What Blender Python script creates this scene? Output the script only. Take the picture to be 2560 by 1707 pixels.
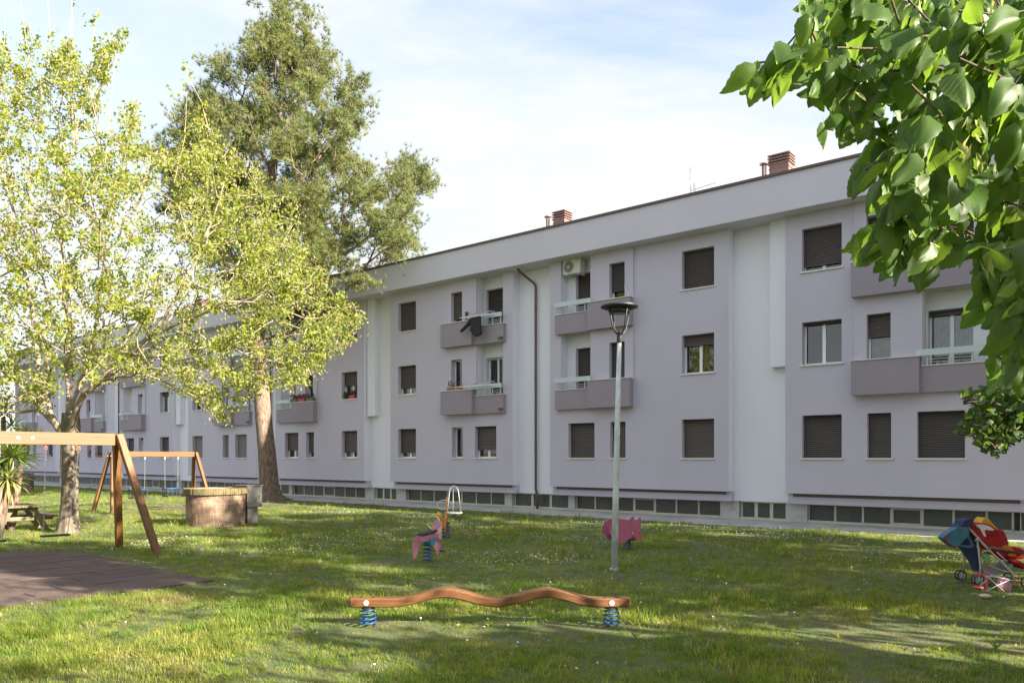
import bpy, math, random
import numpy as np
from mathutils import Vector, Matrix
random.seed(7); RNG = np.random.default_rng(11)
S = bpy.context.scene
for o in list(bpy.data.objects): bpy.data.objects.remove(o)
R = math.radians
# ------------------------------------------------------------------ camera
FPX, CH, HY = 1925.0, 2.05, 1143.0           # focal length and horizon row in photo pixels, eye height in metres
cd = bpy.data.cameras.new('camera'); cam = bpy.data.objects.new('camera', cd); S.collection.objects.link(cam)
cam.location = (0, 0, CH); cam.rotation_euler = (R(90), 0, 0)
cd.sensor_width = 36; cd.lens = 36 * FPX / 2560; cd.shift_y = (HY - 853.5) / 2560
cd.clip_start = 0.05; cd.clip_end = 3000
S.camera = cam
# ------------------------------------------------------------------ sky, sun, exposure
SUN_AZ_X, SUN_AZ_Y, SUN_EL = 0.853, -0.522, R(24)
W = bpy.data.worlds.new('World'); S.world = W; W.use_nodes = True
nt = W.node_tree; N = nt.nodes; L = nt.links; N.clear()
out = N.new('ShaderNodeOutputWorld'); bg = N.new('ShaderNodeBackground'); bg.inputs['Strength'].default_value = 0.075
sky = N.new('ShaderNodeTexSky'); sky.sky_type = 'NISHITA'; sky.sun_disc = False
sky.sun_elevation = SUN_EL; sky.sun_rotation = math.atan2(SUN_AZ_X, SUN_AZ_Y)
sky.air_density = 1.0; sky.dust_density = 1.5; sky.ozone_density = 1.0
tc = N.new('ShaderNodeTexCoord'); sep = N.new('ShaderNodeSeparateXYZ'); L.new(tc.outputs['Generated'], sep.inputs[0])
def wmath(op, a, b=None, clamp=False):
    m = N.new('ShaderNodeMath'); m.operation = op; m.use_clamp = clamp
    for i, v in enumerate((a, b)):
        if v is None: continue
        if isinstance(v, (int, float)): m.inputs[i].default_value = v
        else: L.new(v, m.inputs[i])
    return m.outputs[0]
zz = wmath('ADD', wmath('MAXIMUM', sep.outputs['Z'], 0.0), 0.22)
cx = wmath('DIVIDE', sep.outputs['X'], zz); cy = wmath('DIVIDE', sep.outputs['Y'], zz)
cmb = N.new('ShaderNodeCombineXYZ'); L.new(cx, cmb.inputs[0]); L.new(cy, cmb.inputs[1]); cmb.inputs[2].default_value = 0.37
mp = N.new('ShaderNodeMapping'); mp.inputs['Rotation'].default_value = (0, 0, R(-24)); mp.inputs['Scale'].default_value = (0.8, 1.9, 1); mp.inputs['Location'].default_value = (0.2, 0.2, 0)
L.new(cmb.outputs[0], mp.inputs['Vector'])
n1 = N.new('ShaderNodeTexNoise'); n1.inputs['Scale'].default_value = 0.75; n1.inputs['Detail'].default_value = 9; n1.inputs['Roughness'].default_value = 0.57; n1.inputs['Distortion'].default_value = 0.6
L.new(mp.outputs[0], n1.inputs['Vector'])
n2 = N.new('ShaderNodeTexNoise'); n2.inputs['Scale'].default_value = 5.5; n2.inputs['Detail'].default_value = 8; n2.inputs['Roughness'].default_value = 0.6; n2.inputs['Distortion'].default_value = 0.8
L.new(mp.outputs[0], n2.inputs['Vector'])
cl = wmath('ADD', n1.outputs['Fac'], wmath('MULTIPLY', wmath('SUBTRACT', n2.outputs['Fac'], 0.5), 0.16))
rp = N.new('ShaderNodeMapRange'); rp.inputs['From Min'].default_value = 0.34; rp.inputs['From Max'].default_value = 0.55; rp.inputs['To Min'].default_value = 0.30; rp.inputs['To Max'].default_value = 0.98
L.new(cl, rp.inputs['Value'])
skyb = N.new('ShaderNodeVectorMath'); skyb.operation = 'SCALE'; skyb.inputs['Scale'].default_value = 1.25; L.new(sky.outputs[0], skyb.inputs[0])
mx = N.new('ShaderNodeMix'); mx.data_type = 'RGBA'; L.new(rp.outputs[0], mx.inputs['Factor']); L.new(skyb.outputs[0], mx.inputs['A'])
mx.inputs['B'].default_value = (3.3, 3.38, 3.5, 1)
L.new(mx.outputs['Result'], bg.inputs['Color']); L.new(bg.outputs[0], out.inputs['Surface'])
sd = bpy.data.lights.new('sun', 'SUN'); sd.energy = 5.0; sd.angle = R(0.53); sd.color = (1.0, 0.90, 0.73)
sun = bpy.data.objects.new('sun', sd); S.collection.objects.link(sun)
sun.rotation_euler = Vector((SUN_AZ_X * math.cos(SUN_EL), SUN_AZ_Y * math.cos(SUN_EL), math.sin(SUN_EL))).to_track_quat('Z', 'Y').to_euler()
S.view_settings.view_transform = 'Standard'; S.view_settings.look = 'None'; S.view_settings.gamma = 1; S.view_settings.use_curve_mapping = False
S.view_settings.exposure = 2.05
S.render.engine = 'CYCLES'
S.cycles.max_bounces = 8; S.cycles.transparent_max_bounces = 12
# ------------------------------------------------------------------ materials
def mat(name, col, rough=0.8, noise=None, bump=0.0, bscale=60, metal=0.0, spec=0.5, trans=None, coord='Object', stretch=None, noise2=None, rnd=0.0):
    m = bpy.data.materials.new(name); m.use_nodes = True
    n = m.node_tree.nodes; l = m.node_tree.links; b = n['Principled BSDF']
    b.inputs['Roughness'].default_value = rough; b.inputs['Metallic'].default_value = metal; b.inputs['Specular IOR Level'].default_value = spec
    t = n.new('ShaderNodeTexCoord'); vec = t.outputs[coord]
    if coord == 'World':
        pass
    if stretch:
        q = n.new('ShaderNodeMapping'); q.inputs['Scale'].default_value = stretch; l.new(vec, q.inputs[0]); vec = q.outputs[0]
    colout = None
    def mixnoise(prev, c2, scale, lo, hi, detail=5):
        x = n.new('ShaderNodeTexNoise'); x.inputs['Scale'].default_value = scale; x.inputs['Detail'].default_value = detail; l.new(vec, x.inputs['Vector'])
        r = n.new('ShaderNodeMapRange'); r.inputs['From Min'].default_value = lo; r.inputs['From Max'].default_value = hi; l.new(x.outputs['Fac'], r.inputs['Value'])
        k = n.new('ShaderNodeMix'); k.data_type = 'RGBA'; l.new(r.outputs[0], k.inputs['Factor'])
        if prev is None: k.inputs['A'].default_value = (*col, 1)
        else: l.new(prev, k.inputs['A'])
        k.inputs['B'].default_value = (*c2, 1); return k.outputs['Result']
    if noise: colout = mixnoise(None, noise[0], noise[1], *(noise[2:] or (0.35, 0.65)))
    if noise2: colout = mixnoise(colout, noise2[0], noise2[1], *(noise2[2:] or (0.35, 0.65)))
    if rnd:
        oi = n.new('ShaderNodeObjectInfo'); hs = n.new('ShaderNodeHueSaturation')
        r = n.new('ShaderNodeMapRange'); r.inputs['To Min'].default_value = 1 - rnd; r.inputs['To Max'].default_value = 1 + rnd; l.new(oi.outputs['Random'], r.inputs['Value']); l.new(r.outputs[0], hs.inputs['Value'])
        if colout is None: hs.inputs['Color'].default_value = (*col, 1)
        else: l.new(colout, hs.inputs['Color'])
        colout = hs.outputs[0]
    if colout is None: b.inputs['Base Color'].default_value = (*col, 1)
    else: l.new(colout, b.inputs['Base Color'])
    if bump:
        x = n.new('ShaderNodeTexNoise'); x.inputs['Scale'].default_value = bscale; x.inputs['Detail'].default_value = 4; l.new(vec, x.inputs['Vector'])
        bp = n.new('ShaderNodeBump'); bp.inputs['Strength'].default_value = bump; bp.inputs['Distance'].default_value = 0.02; l.new(x.outputs['Fac'], bp.inputs['Height']); l.new(bp.outputs[0], b.inputs['Normal'])
    if trans:
        tr = n.new('ShaderNodeBsdfTranslucent'); ms = n.new('ShaderNodeMixShader'); ms.inputs[0].default_value = trans[1]
        if colout is not None:
            g = n.new('ShaderNodeMix'); g.data_type = 'RGBA'; g.blend_type = 'MULTIPLY'; g.inputs['Factor'].default_value = 1; l.new(colout, g.inputs['A']); g.inputs['B'].default_value = (*trans[0], 1); l.new(g.outputs['Result'], tr.inputs['Color'])
        else: tr.inputs['Color'].default_value = (*[min(1, a * q) for a, q in zip(col, trans[0])], 1)
        l.new(b.outputs[0], ms.inputs[1]); l.new(tr.outputs[0], ms.inputs[2]); l.new(ms.outputs[0], n['Material Output'].inputs['Surface'])
    return m
M = {}
M['lav'] = mat('lavender_stucco', (0.56, 0.52, 0.61), 0.93, ((0.53, 0.493, 0.58), 0.35, 0.3, 0.75), 0.35, 90, noise2=((0.52, 0.48, 0.55), 1.3, 0.5, 0.9), stretch=(1, 1, .35))
M['lavd'] = mat('dark_lavender_stucco', (0.34, 0.29, 0.335), 0.93, ((0.32, 0.275, 0.32), 0.9, 0.35, 0.7), 0.35, 90)
M['pale'] = mat('pale_stucco', (0.79, 0.78, 0.84), 0.93, ((0.75, 0.745, 0.80), 0.6, 0.35, 0.7), 0.35, 90, stretch=(1, 1, .35))
M['fasc'] = mat('fascia_stucco', (0.62, 0.59, 0.655), 0.92, ((0.59, 0.565, 0.63), 0.4, 0.35, 0.7), 0.25, 90)
M['conc'] = mat('pale_concrete', (0.50, 0.49, 0.47), 0.9, ((0.36, 0.35, 0.33), 2.2, 0.5, 0.75), 0.4, 40)
M['stone'] = mat('cream_stone_sill', (0.70, 0.67, 0.60), 0.6)
M['cream'] = mat('cream_painted_metal', (0.58, 0.56, 0.45), 0.5, ((0.50, 0.47, 0.37), 3.0, 0.45, 0.75))
M['brown'] = mat('brown_sheet_metal', (0.115, 0.075, 0.065), 0.5)
M['chim'] = mat('brown_chimney_sheet', (0.20, 0.125, 0.105), 0.55, ((0.16, 0.10, 0.085), 2.0))
M['shut'] = mat('brown_roller_shutter', (0.085, 0.066, 0.058), 0.55, rnd=0.25)
M['shutg'] = mat('faded_roller_shutter', (0.20, 0.17, 0.165), 0.6, rnd=0.1)
M['white'] = mat('white_window_frame', (0.80, 0.81, 0.80), 0.35)
M['rail'] = mat('pale_blue_grey_metal', (0.55, 0.61, 0.63), 0.4)
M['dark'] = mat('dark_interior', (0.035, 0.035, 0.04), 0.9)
M['curt'] = mat('white_lace_curtain', (0.62, 0.63, 0.60), 0.95, ((0.40, 0.42, 0.40), 9, 0.4, 0.6), stretch=(3, 3, .5))
M['bglass'] = mat('wired_basement_glass', (0.055, 0.055, 0.05), 0.28, ((0.075, 0.08, 0.065), 3), 0.25, 150)
m = bpy.data.materials.new('window_glass'); m.use_nodes = True; n = m.node_tree.nodes; l = m.node_tree.links; n.clear()
o_ = n.new('ShaderNodeOutputMaterial'); fr = n.new('ShaderNodeFresnel'); fr.inputs['IOR'].default_value = 2.1
gl = n.new('ShaderNodeBsdfGlossy'); gl.inputs['Roughness'].default_value = 0.015; tr = n.new('ShaderNodeBsdfTransparent'); tr.inputs[0].default_value = (.75, .8, .78, 1)
ms = n.new('ShaderNodeMixShader'); l.new(fr.outputs[0], ms.inputs[0]); l.new(tr.outputs[0], ms.inputs[1]); l.new(gl.outputs[0], ms.inputs[2]); l.new(ms.outputs[0], o_.inputs['Surface'])
M['glass'] = m
M['pave'] = mat('concrete_pavement', (0.46, 0.45, 0.43), 0.9, ((0.30, 0.29, 0.28), 0.9, 0.4, 0.7), 0.3, 25)
M['soil'] = mat('lawn_soil', (0.075, 0.10, 0.03), 1.0, ((0.14, 0.125, 0.06), 0.55, 0.52, 0.7), 0.8, 18, noise2=((0.11, 0.09, 0.05), 3.0, 0.5, 0.7))
def grass_mat():
    m = bpy.data.materials.new('grass_blades'); m.use_nodes = True; n = m.node_tree.nodes; l = m.node_tree.links; b = n['Principled BSDF']
    g = n.new('ShaderNodeNewGeometry'); oi = n.new('ShaderNodeObjectInfo')
    def nz(s, lo, hi):
        x = n.new('ShaderNodeTexNoise'); x.inputs['Scale'].default_value = s; x.inputs['Detail'].default_value = 4; l.new(g.outputs['Position'], x.inputs['Vector'])
        r = n.new('ShaderNodeMapRange'); r.inputs['From Min'].default_value = lo; r.inputs['From Max'].default_value = hi; l.new(x.outputs['Fac'], r.inputs['Value']); return r.outputs[0]
    def mixc(f, a, bb):
        k = n.new('ShaderNodeMix'); k.data_type = 'RGBA'; l.new(f, k.inputs['Factor'])
        for s_, v in (('A', a), ('B', bb)):
            if isinstance(v, tuple): k.inputs[s_].default_value = (*v, 1)
            else: l.new(v, k.inputs[s_])
        return k.outputs['Result']
    c = mixc(nz(0.45, 0.38, 0.62), (0.14, 0.215, 0.032), (0.26, 0.27, 0.06))
    c = mixc(nz(2.3, 0.35, 0.7), c, (0.11, 0.195, 0.026))
    r = n.new('ShaderNodeMapRange'); r.inputs['From Min'].default_value = 0.62; r.inputs['From Max'].default_value = 1.0; l.new(oi.outputs['Random'], r.inputs['Value'])
    c = mixc(r.outputs[0], c, (0.34, 0.31, 0.12))
    dr = nz(0.33, 0.60, 0.70); c = mixc(dr, c, (0.25, 0.215, 0.09))
    hs = n.new('ShaderNodeHueSaturation'); rv = n.new('ShaderNodeMapRange'); rv.inputs['To Min'].default_value = 1.35; rv.inputs['To Max'].default_value = 0.65; mm = n.new('ShaderNodeMath'); mm.operation = 'FRACT'; m7 = n.new('ShaderNodeMath'); m7.operation = 'MULTIPLY'; m7.inputs[1].default_value = 7.3; l.new(oi.outputs['Random'], m7.inputs[0]); l.new(m7.outputs[0], mm.inputs[0]); l.new(mm.outputs[0], rv.inputs['Value']); l.new(rv.outputs[0], hs.inputs['Value']); l.new(c, hs.inputs['Color']); c = hs.outputs[0]
    l.new(c, b.inputs['Base Color']); b.inputs['Roughness'].default_value = 0.55; b.inputs['Specular IOR Level'].default_value = 0.35
    tr = n.new('ShaderNodeBsdfTranslucent'); ms = n.new('ShaderNodeMixShader'); ms.inputs[0].default_value = 0.5
    k = n.new('ShaderNodeMix'); k.data_type = 'RGBA'; k.blend_type = 'MULTIPLY'; k.inputs['Factor'].default_value = 1; l.new(c, k.inputs['A']); k.inputs['B'].default_value = (1.9, 1.85, 0.9, 1)
    l.new(k.outputs['Result'], tr.inputs[0]); l.new(b.outputs[0], ms.inputs[1]); l.new(tr.outputs[0], ms.inputs[2]); l.new(ms.outputs[0], n['Material Output'].inputs['Surface'])
    return m
M['grass'] = grass_mat()
M['petal'] = mat('white_petals', (0.8, 0.8, 0.78), 0.7)
M['wood'] = mat('weathered_impregnated_wood', (0.42, 0.215, 0.065), 0.6, ((0.27, 0.125, 0.038), 5, 0.3, 0.7), 0.3, 25, stretch=(1, 1, 1), noise2=((0.13, 0.07, 0.035), 1.7, 0.56, 0.75))
def wood_mat(name, c1, c2, c3, scale):
    m = bpy.data.materials.new(name); m.use_nodes = True; n = m.node_tree.nodes; l = m.node_tree.links; b = n['Principled BSDF']
    t = n.new('ShaderNodeTexCoord'); q = n.new('ShaderNodeMapping'); q.inputs['Scale'].default_value = scale; l.new(t.outputs['Generated'], q.inputs[0])
    x = n.new('ShaderNodeTexNoise'); x.inputs['Scale'].default_value = 3.0; x.inputs['Detail'].default_value = 8; x.inputs['Roughness'].default_value = 0.65; l.new(q.outputs[0], x.inputs['Vector'])
    r = n.new('ShaderNodeValToRGB'); r.color_ramp.elements[0].position = 0.3; r.color_ramp.elements[0].color = (*c3, 1); r.color_ramp.elements[1].position = 0.75; r.color_ramp.elements[1].color = (*c1, 1)
    e = r.color_ramp.elements.new(0.47); e.color = (*c2, 1); l.new(x.outputs['Fac'], r.inputs[0]); l.new(r.outputs[0], b.inputs['Base Color'])
    b.inputs['Roughness'].default_value = 0.55
    bp = n.new('ShaderNodeBump'); bp.inputs['Strength'].default_value = 0.5; bp.inputs['Distance'].default_value = 0.006; l.new(x.outputs['Fac'], bp.inputs['Height']); l.new(bp.outputs[0], b.inputs['Normal'])
    return m
M['metal'] = mat('galvanised_steel', (0.62, 0.65, 0.63), 0.5, ((0.46, 0.50, 0.50), 5), 0.1, 60, metal=0.15)
M['cab'] = mat('weathered_grey_cabinet', (0.24, 0.24, 0.23), 0.6, ((0.17, 0.16, 0.145), 4), 0.1, 60, metal=0.2)
M['chrome'] = mat('bright_steel', (0.6, 0.6, 0.6), 0.3, metal=0.9)
M['black'] = mat('charcoal_coated_metal', (0.03, 0.032, 0.035), 0.45)
M['rubber'] = mat('black_rubber', (0.03, 0.03, 0.032), 0.7)
M['lens'] = mat('grey_lamp_lens', (0.16, 0.16, 0.12), 0.3)
M['blue'] = mat('blue_coated_steel', (0.015, 0.075, 0.20), 0.5)
M['teal'] = mat('faded_blue_plastic', (0.04, 0.24, 0.34), 0.5)
M['pink'] = mat('faded_pink_panel', (0.52, 0.20, 0.27), 0.55, ((0.46, 0.17, 0.24), 6))
M['pinkl'] = mat('pale_pink_panel', (0.68, 0.34, 0.38), 0.55, ((0.60, 0.28, 0.34), 6))
M['magenta'] = mat('dusty_magenta_panel', (0.48, 0.12, 0.20), 0.55, ((0.42, 0.105, 0.18), 5), noise2=((0.50, 0.16, 0.20), 3, 0.55, 0.8))
M['orange'] = mat('orange_yellow_panel', (0.62, 0.26, 0.03), 0.5, ((0.5, 0.2, 0.03), 6))
M['tile'] = mat('red_brown_rubber_tile', (0.125, 0.078, 0.068), 0.95, ((0.085, 0.06, 0.054), 4, 0.3, 0.7), 0.6, 120, rnd=0.14, noise2=((0.18, 0.135, 0.115), 9, 0.56, 0.8))
M['dirt'] = mat('dark_joint_dirt', (0.06, 0.045, 0.035), 1)
M['brick'] = mat('pale_pink_brick', (0.26, 0.165, 0.12), 0.9, ((0.18, 0.11, 0.082), 7, 0.35, 0.65), 0.5, 60, noise2=((0.42, 0.31, 0.22), 2.2, 0.5, 0.72))
M['cap'] = mat('mossy_brick_cap', (0.21, 0.155, 0.085), 0.95, ((0.14, 0.125, 0.06), 7), 0.6, 50)
M['mortar'] = mat('mortar', (0.48, 0.42, 0.34), 0.95)
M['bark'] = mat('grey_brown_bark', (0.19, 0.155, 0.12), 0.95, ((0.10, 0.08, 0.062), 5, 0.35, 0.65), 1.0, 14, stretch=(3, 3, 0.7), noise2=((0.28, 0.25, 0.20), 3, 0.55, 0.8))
M['barkl'] = mat('pale_limb_bark', (0.36, 0.30, 0.23), 0.95, ((0.20, 0.165, 0.125), 5, 0.35, 0.65), 0.8, 14)
M['barkp'] = mat('fissured_pine_bark', (0.24, 0.18, 0.14), 0.95, ((0.115, 0.075, 0.058), 4.5, 0.42, 0.56), 1.0, 9, stretch=(4, 4, 0.8), noise2=((0.36, 0.27, 0.21), 9, 0.55, 0.8))
M['barkd'] = mat('dark_twig_bark', (0.07, 0.05, 0.04), 0.9, ((0.12, 0.085, 0.065), 30), 0.5, 60)
M['maple'] = mat('fresh_maple_leaf', (0.29, 0.33, 0.055), 0.5, ((0.17, 0.23, 0.03), 1.6, 0.35, 0.65), trans=((1.5, 1.45, 0.8), 0.55), noise2=((0.42, 0.40, 0.12), 7, 0.5, 0.8))
M['seed'] = mat('pinkish_tan_seed_keys', (0.55, 0.42, 0.27), 0.8, trans=((1.3, 1.2, 1.0), 0.4))
M['needle'] = mat('pine_needles', (0.20, 0.225, 0.07), 0.55, ((0.11, 0.145, 0.048), 0.9, 0.35, 0.65), trans=((1.3, 1.35, 0.9), 0.3), noise2=((0.28, 0.28, 0.10), 2.2, 0.5, 0.75))
M['cone'] = mat('dark_pine_cone', (0.10, 0.055, 0.035), 0.9)
def leaf_mat(name, c1, c2, cb, tcol, tf):
    m = bpy.data.materials.new(name); m.use_nodes = True; n = m.node_tree.nodes; l = m.node_tree.links; b = n['Principled BSDF']
    t = n.new('ShaderNodeTexCoord'); sp = n.new('ShaderNodeSeparateXYZ'); l.new(t.outputs['Object'], sp.inputs[0])
    def mt(op, a, bb=None):
        q = n.new('ShaderNodeMath'); q.operation = op
        for i, v in enumerate((a, bb)):
            if v is None: continue
            if isinstance(v, (int, float)): q.inputs[i].default_value = v
            else: l.new(v, q.inputs[i])
        return q.outputs[0]
    ax = mt('ABSOLUTE', sp.outputs['X'])
    # side veins run obliquely off the midrib; the midrib is where x is near 0
    v = mt('FRACT', mt('MULTIPLY', mt('SUBTRACT', sp.outputs['Y'], mt('MULTIPLY', ax, 0.75)), 62.0))
    vein = mt('LESS_THAN', v, 0.11); mid = mt('LESS_THAN', ax, 0.0011); vm = mt('MAXIMUM', vein, mid)
    x = n.new('ShaderNodeTexNoise'); x.inputs['Scale'].default_value = 40; l.new(t.outputs['Object'], x.inputs['Vector'])
    k = n.new('ShaderNodeMix'); k.data_type = 'RGBA'; l.new(x.outputs['Fac'], k.inputs['Factor']); k.inputs['A'].default_value = (*c1, 1); k.inputs['B'].default_value = (*c2, 1)
    k2 = n.new('ShaderNodeMix'); k2.data_type = 'RGBA'; l.new(mt('MULTIPLY', vm, 0.45), k2.inputs['Factor']); l.new(k.outputs['Result'], k2.inputs['A']); k2.inputs['B'].default_value = (0.16, 0.22, 0.06, 1)
    oi = n.new('ShaderNodeObjectInfo'); hs = n.new('ShaderNodeHueSaturation'); r = n.new('ShaderNodeMapRange'); r.inputs['To Min'].default_value = 0.72; r.inputs['To Max'].default_value = 1.3
    l.new(oi.outputs['Random'], r.inputs['Value']); l.new(r.outputs[0], hs.inputs['Value']); l.new(k2.outputs['Result'], hs.inputs['Color'])
    g = n.new('ShaderNodeNewGeometry'); k3 = n.new('ShaderNodeMix'); k3.data_type = 'RGBA'; l.new(g.outputs['Backfacing'], k3.inputs['Factor']); l.new(hs.outputs[0], k3.inputs['A']); k3.inputs['B'].default_value = (*cb, 1)
    l.new(k3.outputs['Result'], b.inputs['Base Color']); b.inputs['Roughness'].default_value = 0.46; b.inputs['Specular IOR Level'].default_value = 0.4
    bp = n.new('ShaderNodeBump'); bp.inputs['Strength'].default_value = 0.6; bp.inputs['Distance'].default_value = 0.002; l.new(v, bp.inputs['Height']); l.new(bp.outputs[0], b.inputs['Normal'])
    tr = n.new('ShaderNodeBsdfTranslucent'); tr.inputs[0].default_value = (*tcol, 1); ms = n.new('ShaderNodeMixShader'); ms.inputs[0].default_value = tf
    l.new(b.outputs[0], ms.inputs[1]); l.new(tr.outputs[0], ms.inputs[2]); l.new(ms.outputs[0], n['Material Output'].inputs['Surface'])
    return m
M['linden'] = leaf_mat('linden_leaf', (0.042, 0.09, 0.016), (0.07, 0.135, 0.025), (0.11, 0.17, 0.05), (0.24, 0.38, 0.035), 0.5)
M['far_leaf'] = mat('broad_green_leaf', (0.065, 0.13, 0.025), 0.5, ((0.10, 0.18, 0.03), 3), trans=((2.6, 2.4, 1.2), 0.42))
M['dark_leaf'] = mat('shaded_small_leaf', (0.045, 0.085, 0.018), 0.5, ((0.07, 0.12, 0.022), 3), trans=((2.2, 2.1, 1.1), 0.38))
M['bract'] = mat('pale_bract', (0.42, 0.44, 0.16), 0.7, trans=((1.2, 1.2, .8), 0.4))
M['yucca'] = mat('yucca_leaf', (0.20, 0.26, 0.055), 0.5, ((0.12, 0.18, 0.035), 6), trans=((1.4, 1.4, .8), 0.25))
M['yuccay'] = mat('yellowed_yucca_leaf', (0.42, 0.34, 0.09), 0.6)
M['table'] = mat('grey_brown_timber', (0.24, 0.195, 0.13), 0.85, ((0.15, 0.12, 0.08), 4), 0.5, 40)
M['red'] = mat('red_fabric', (0.42, 0.012, 0.02), 0.85, ((0.30, 0.01, 0.018), 9), 0.2, 30)
M['navy'] = mat('navy_fabric', (0.02, 0.03, 0.075), 0.9, ((0.03, 0.045, 0.10), 9), 0.3, 30)
M['bagblue'] = mat('blue_bag_fabric', (0.025, 0.16, 0.25), 0.6, ((0.035, 0.10, 0.17), 8), 0.2, 20)
M['yellow'] = mat('yellow_fabric', (0.62, 0.36, 0.02), 0.7, ((0.5, 0.28, 0.02), 9))
M['greyp'] = mat('pale_grey_tube', (0.48, 0.49, 0.49), 0.4)
M['basket'] = mat('grey_basket_fabric', (0.32, 0.32, 0.31), 0.8, ((0.24, 0.24, 0.24), 8))
M['whitef'] = mat('white_fabric', (0.66, 0.65, 0.70), 0.8)
M['hotpink'] = mat('hot_pink_plastic', (0.68, 0.07, 0.11), 0.45)
M['softpink'] = mat('pink_mesh_fabric', (0.58, 0.26, 0.36), 0.8)
M['orangef'] = mat('orange_fabric', (0.65, 0.16, 0.015), 0.8)
M['greenf'] = mat('green_plush', (0.10, 0.36, 0.20), 0.9)
M['blackf'] = mat('black_fabric', (0.012, 0.012, 0.015), 0.75, ((0.03, 0.03, 0.033), 8), 0.4, 12)
M['terra'] = mat('terracotta', (0.38, 0.13, 0.07), 0.8)
M['redpl'] = mat('red_plastic', (0.5, 0.03, 0.05), 0.5)
M['greenpl'] = mat('dull_green_planter', (0.13, 0.15, 0.08), 0.7)
M['plant'] = mat('balcony_plant', (0.06, 0.12, 0.025), 0.7, trans=((2, 2, 1), .3))
M['flower'] = mat('red_flowers', (0.40, 0.05, 0.08), 0.8)
M['acw'] = mat('off_white_enamel', (0.62, 0.62, 0.54), 0.5)
M['acg'] = mat('grey_fan_grille', (0.15, 0.15, 0.14), 0.6)
M['opp'] = mat('ochre_stucco', (0.62, 0.56, 0.47), 0.9, ((0.55, 0.5, 0.42), 1.0))
M['leafdry'] = mat('pale_dry_leaf', (0.60, 0.50, 0.36), 0.8)
WM1 = lambda: None
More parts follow.
